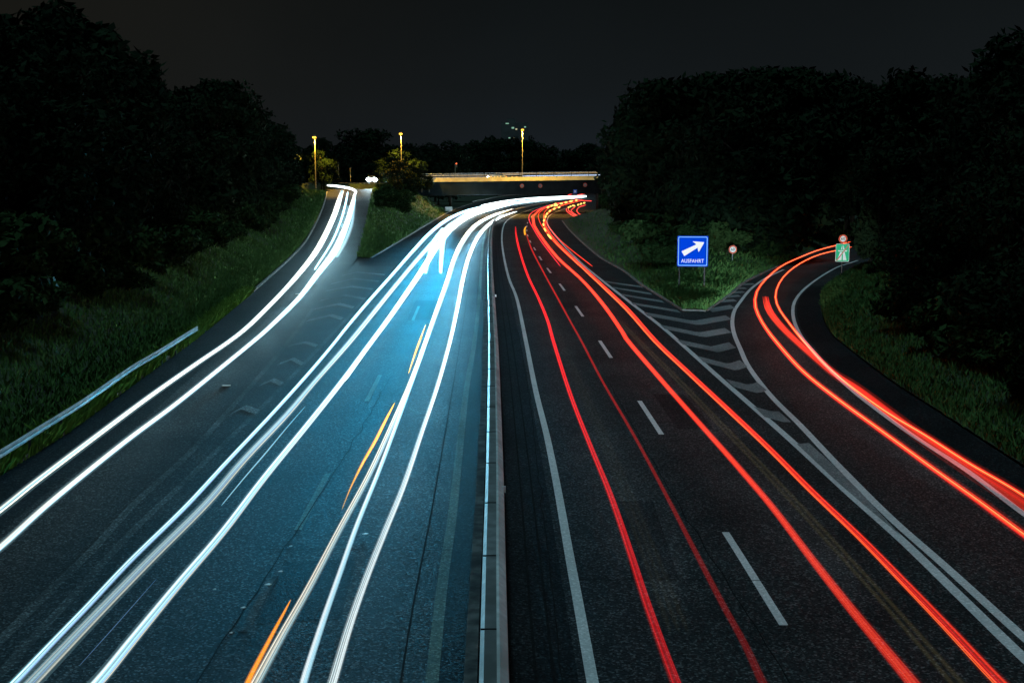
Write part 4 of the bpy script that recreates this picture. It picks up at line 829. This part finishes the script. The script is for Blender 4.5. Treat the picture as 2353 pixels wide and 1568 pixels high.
for row, off0 in enumerate((10.0, 15, 22)):
    Y = 26.0 + row * 3
    while Y < 262:
        i = int(np.argmin(abs(kLs[:, 1] - Y))); N_ = perp(kLs)[i]; off = off0 + random.uniform(-1.5, 1.5)
        X, Yp = kLs[i, 0] - N_[0] * off, kLs[i, 1] - N_[1] * off; z = surf(NL, None, X, Yp)
        px = 1176 + FP * X / Yp; ztop = CH + (HOR - sil(SIL_L, px)) / FP * Yp * random.uniform(.93, 1.0) - .3
        if row == 0: ztop = z + (ztop - z) * random.uniform(.62, .92)
        h = max(5.0, ztop - z)
        if px > -420 and px < 745: plant((near_t if Yp < 90 else far_t)[random.randrange(3)], (X, Yp, z), h, LAB_L, GL_, wide=random.uniform(.95, 1.3))
        Y += (4.2 if Y < 70 else 6.5 if Y < 130 else 9) * random.uniform(.8, 1.25)
Y = 24.0
while Y < 250:
    i = int(np.argmin(abs(kLs[:, 1] - Y))); N_ = perp(kLs)[i]; off = random.uniform(5.6, 9.0); X, Yp = kLs[i, 0] - N_[0] * off, kLs[i, 1] - N_[1] * off
    plant(shr[random.randrange(3)], (X, Yp, surf(NL, None, X, Yp) - .1), random.uniform(1.4, 3.4), 'leafy shrub at the foot of the left wood', 'shrubs along the left bank', 'shrub', 'shrub', ('stem', 'foliage'), random.uniform(1.0, 1.5))
    Y += 2.4 if Y < 70 else 4.0
# right: the wood between the exits and beyond the exit curve
LAB_G = 'dark tall tree in the black wood behind the exit signs'; GG = 'trees of the wood behind the exit signs'
pts = []
for Y in np.arange(122, 262, 11.0):
    t = (Y - 79) / 160; 
    for px in np.arange(1402, 2420, 36.0):
        p = px + random.uniform(-14, 14); Yp = Y + random.uniform(-4, 4); X = (p - 1176) / FP * Yp
        gl = float(np.interp(Yp, goreL[:, 1], goreL[:, 0])) + 5.5; ex = float(np.interp(Yp, goreR[np.argsort(goreR[:, 1]), 1], goreR[np.argsort(goreR[:, 1]), 0]))
        if X < gl + (1.5 if Yp > 180 else 3): continue
        if Yp < 152 and (ex - 4 < X < ex + 17): continue
        if Yp < 152 and X > ex: continue
        if Yp > 150 and Yp < 170 and X > 40: continue
        if random.random() < .36 and Yp > 170: continue
        if random.random() < .6 and Yp > 200 and p > 1520: continue
        ztop = CH + (HOR - sil(SIL_R, p)) / FP * Yp * random.uniform(.88, 1.0) - .4; z = min(4.5, .3 + .03 * max(0, Yp - 110))
        if Yp < 150: ztop *= random.uniform(.7, .95)
        if ztop - z < 4: continue
        if p - (ztop - z) * .36 * FP / Yp < 1376: continue
        plant(far_t[random.randrange(4)], (X, Yp, z), ztop - z, LAB_G, GG, wide=random.uniform(.9, 1.2))
LAB_R = 'dark leafy tree on the bank right of the exit curve'; GR_ = 'trees on the bank right of the exit'
for row, off0 in enumerate((5.0, 10.5, 18, 27)):
    s = 0.0; Wn = perp(eRs); step = 0
    while step < len(eRs):
        p = eRs[step]; off = off0 + random.uniform(-1.3, 1.5); X, Yp = p[0] + Wn[step, 0] * off, p[1] + Wn[step, 1] * off; z = surf(NR, None, X, Yp)
        px = 1176 + FP * X / max(1, Yp)
        if Yp > 24 and 1900 < px < 2700:
            ztop = CH + (HOR - sil(SIL_R, px)) / FP * Yp * random.uniform(.8, 1.0) - .4
            if row == 0: ztop = z + (ztop - z) * random.uniform(.40, .8)
            h = max(4.5 if row else 3.2, ztop - z); plant((near_t if Yp < 80 else far_t)[random.randrange(3)], (X, Yp, z), h, LAB_R, GR_, wide=random.uniform(.95, 1.3))
        step += 2 if row == 0 else 3
step = 0
while step < len(eRs):
    p = eRs[step]; off = random.uniform(2.6, 5.2); X, Yp = p[0] + perp(eRs)[step, 0] * off, p[1] + perp(eRs)[step, 1] * off; px = 1176 + FP * X / max(1, Yp)
    if Yp > 24 and px < 2500: plant(shr[random.randrange(3)], (X, Yp, surf(NR, None, X, Yp) - .1), random.uniform(1.0, 2.6), 'leafy shrub on the bank right of the exit curve', 'shrubs right of the exit', 'shrub', 'shrub', ('stem', 'foliage'), random.uniform(1.0, 1.5))
    step += 1
# shrubs of the gore and the island
for k in range(26):
    t = random.uniform(.42, .98); i = int(t * 39); s = random.uniform(.12, .9); a, b_ = goreL[i], goreR[i]; p = a + (b_ - a) * s
    plant(shr[k % 3], (p[0], p[1], gore_z(t, s, p) - .1), random.uniform(1.4, 3.6), 'dark shrub on the grass behind the exit signs', 'shrubs behind the exit signs', 'shrub', 'shrub', ('stem', 'foliage'), random.uniform(1.0, 1.5))
for k in range(30):
    t = random.uniform(.45, .98); i = int(t * 59); s = random.uniform(.12, .62); p = iL[i] + (iR[i] - iL[i]) * s
    plant(shr[k % 3], (p[0], p[1], p[2] + isl_z(t, s, p) - .1), random.uniform(1.2, 2.6), 'shrub on the island bank between slip road and carriageway', 'shrubs on the island bank', 'shrub', 'shrub', ('stem', 'foliage'), random.uniform(1.0, 1.5))
for px, Y, h_ in ((2022, 107, 11.0), (2046, 112, 13.0), (2000, 110, 5.2)):
    plant(far_t[2], ((px - 1176) / FP * Y, Y, .8), h_, LAB_R, GR_, wide=.9)
ISL = [(900, 352, 283), (928, 346, 280), (950, 362, 284), (968, 385, 286), (885, 385, 278), (915, 372, 270), (940, 390, 272), (985, 408, 284), (905, 400, 262)]
for k, (px, py, Y) in enumerate(ISL):
    top = at(px, py, Y); z = 5.4 if Y > 275 else 4.2
    plant(far_t[k % 4], (top[0], Y, z), max(3.2, top[2] - z), 'tree with yellow lit edge on the island bank beside the bridge', 'trees on the island bank', wide=1.35)
for px, py, Y in ((742, 322, 262), (737, 345, 258)):
    top = at(px, py, Y); plant(far_t[1], (top[0], Y, 6.4), top[2] - 6.4, 'small tree lit yellow by the street lamp at the left wood', 'yellow lit trees at the left wood', wide=.9)
# trees beyond the bridge
for row, (Y0, dy) in enumerate(((345, 0), (400, -10), (470, -8))):
    px = 640.0
    while px < 1480:
        top_y = {0: 352, 1: 340, 2: 330}[row] + 18 * noise.noise(Vector((px * .013, row * 7.3, 2.2))) - (18 if 1100 < px < 1240 and row else 0) - (26 if 800 < px < 890 and row else 0) + random.uniform(-5, 9)
        Y = Y0 + random.uniform(-15, 15)
        if px > 1050: Y += 275          # beyond the bend of the motorway
        top = at(px, top_y, Y)
        z0 = 2.0 if px < 1050 else 0.0
        plant(far_t[random.randrange(4)], (top[0], Y, z0), top[2] - z0, 'dark tree in the line of trees beyond the bridge', 'trees beyond the bridge', wide=1.25)
        px += random.uniform(26, 44)

# grass: short blades on the lit verges
def grass(name, pts_, hmin, hmax, seed):
    r = np.random.default_rng(seed); P = np.asarray(pts_); n = len(P); a = r.uniform(0, 6.28, n); h = r.uniform(hmin, hmax, n); w = .02 + h * .06
    lean = r.normal(size=(n, 2)) * .35 * h[:, None]; dx = np.stack([np.cos(a) * w, np.sin(a) * w, np.zeros(n)], 1); tip = P + np.stack([lean[:, 0], lean[:, 1], h], 1); mid = P + np.stack([lean[:, 0] * .35, lean[:, 1] * .35, h * .55], 1)
    V = np.stack([P - dx - [0, 0, .03], P + dx - [0, 0, .03], mid + dx * .7, tip], 1).reshape(-1, 3)
    o = bpy.data.objects.new(name, quad_mesh(name, V, M['weed' if name == 'weeds' else 'grass'])); col.objects.link(o); return tag(o, kind='stuff')
def on_grid(G, n, jmax, ymin, ymax, seed, power=1.0):
    r = np.random.default_rng(seed); rows = [i for i in range(len(G) - 1) if ymin < G[i, 0, 1] < ymax]; i = r.choice(rows, n); w = r.uniform(0, 1, n) ** power * jmax; j = np.clip(w.astype(int), 0, G.shape[1] - 2); f = (w - j)[:, None]; t = r.uniform(0, 1, n)[:, None]
    return (G[i, j] * (1 - f) + G[i, j + 1] * f) * (1 - t) + (G[i + 1, j] * (1 - f) + G[i + 1, j + 1] * f) * t
tag(grass('grass', on_grid(NL, 64000, 5.6, 26, 130, 1), .10, .36, 2), 'rough green grass on the left bank beside the slip road', 'grass')
tag(grass('grass', on_grid(NL, 14000, 5.2, 130, 258, 3), .2, .6, 4), 'dim grass on the upper left bank of the slip road', 'grass')
tag(grass('grass', on_grid(NR, 46000, 4.5, 22, 115, 5), .10, .36, 6), 'dark green grass on the bank right of the exit curve', 'grass')
def on_loft(A, B, zf, n, seed, tmax=1.0, pw=1.4):
    r = np.random.default_rng(seed); out = []; ca = np.linspace(0, 1, len(A)); cb = np.linspace(0, 1, len(B))
    for _ in range(n):
        t = r.uniform(0, 1) ** pw * tmax; s = r.uniform(.01, .99); a = np.array([np.interp(t, ca, A[:, k]) for k in range(3)]); b = np.array([np.interp(t, cb, B[:, k]) for k in range(3)]); p = a + (b - a) * s; p[2] += zf(t, s, p); out.append(p)
    return out
tag(grass('grass', on_loft(goreL, goreR, gore_z, 24000, 7, 1.0, 1.3), .18, .5, 8), 'green grass on the wedge of verge under the exit signs', 'grass')
tag(grass('grass', on_loft(iL, iR, isl_z, 16000, 9, 1.0, 1.1), .2, .55, 10), 'teal lit grass on the island bank between slip road and carriageway', 'grass')
wk = resample(kL[(ys > 22) & (ys < 90)], 0.01); wr = np.random.default_rng(77); wsel = wk[wr.choice(len(wk), 9000)]
wn_ = perp(resample(kL[(ys > 22) & (ys < 90)], 0.01)); wi = wr.choice(len(wk), 14000); wp_ = wk[wi] - wn_[wi] * wr.uniform(-.12, .5, (14000, 1))
clump = np.array([noise.noise(Vector((p[0] * .6, p[1] * .6, 3))) for p in wp_]); wp_ = wp_[clump > -.4]
tag(grass('weeds', wp_, .28, .62, 12), 'bright weeds growing between the kerb and the left guardrail', 'weeds')
print('trees and shrubs', ntree[0], 'trails', len(TRAILS))
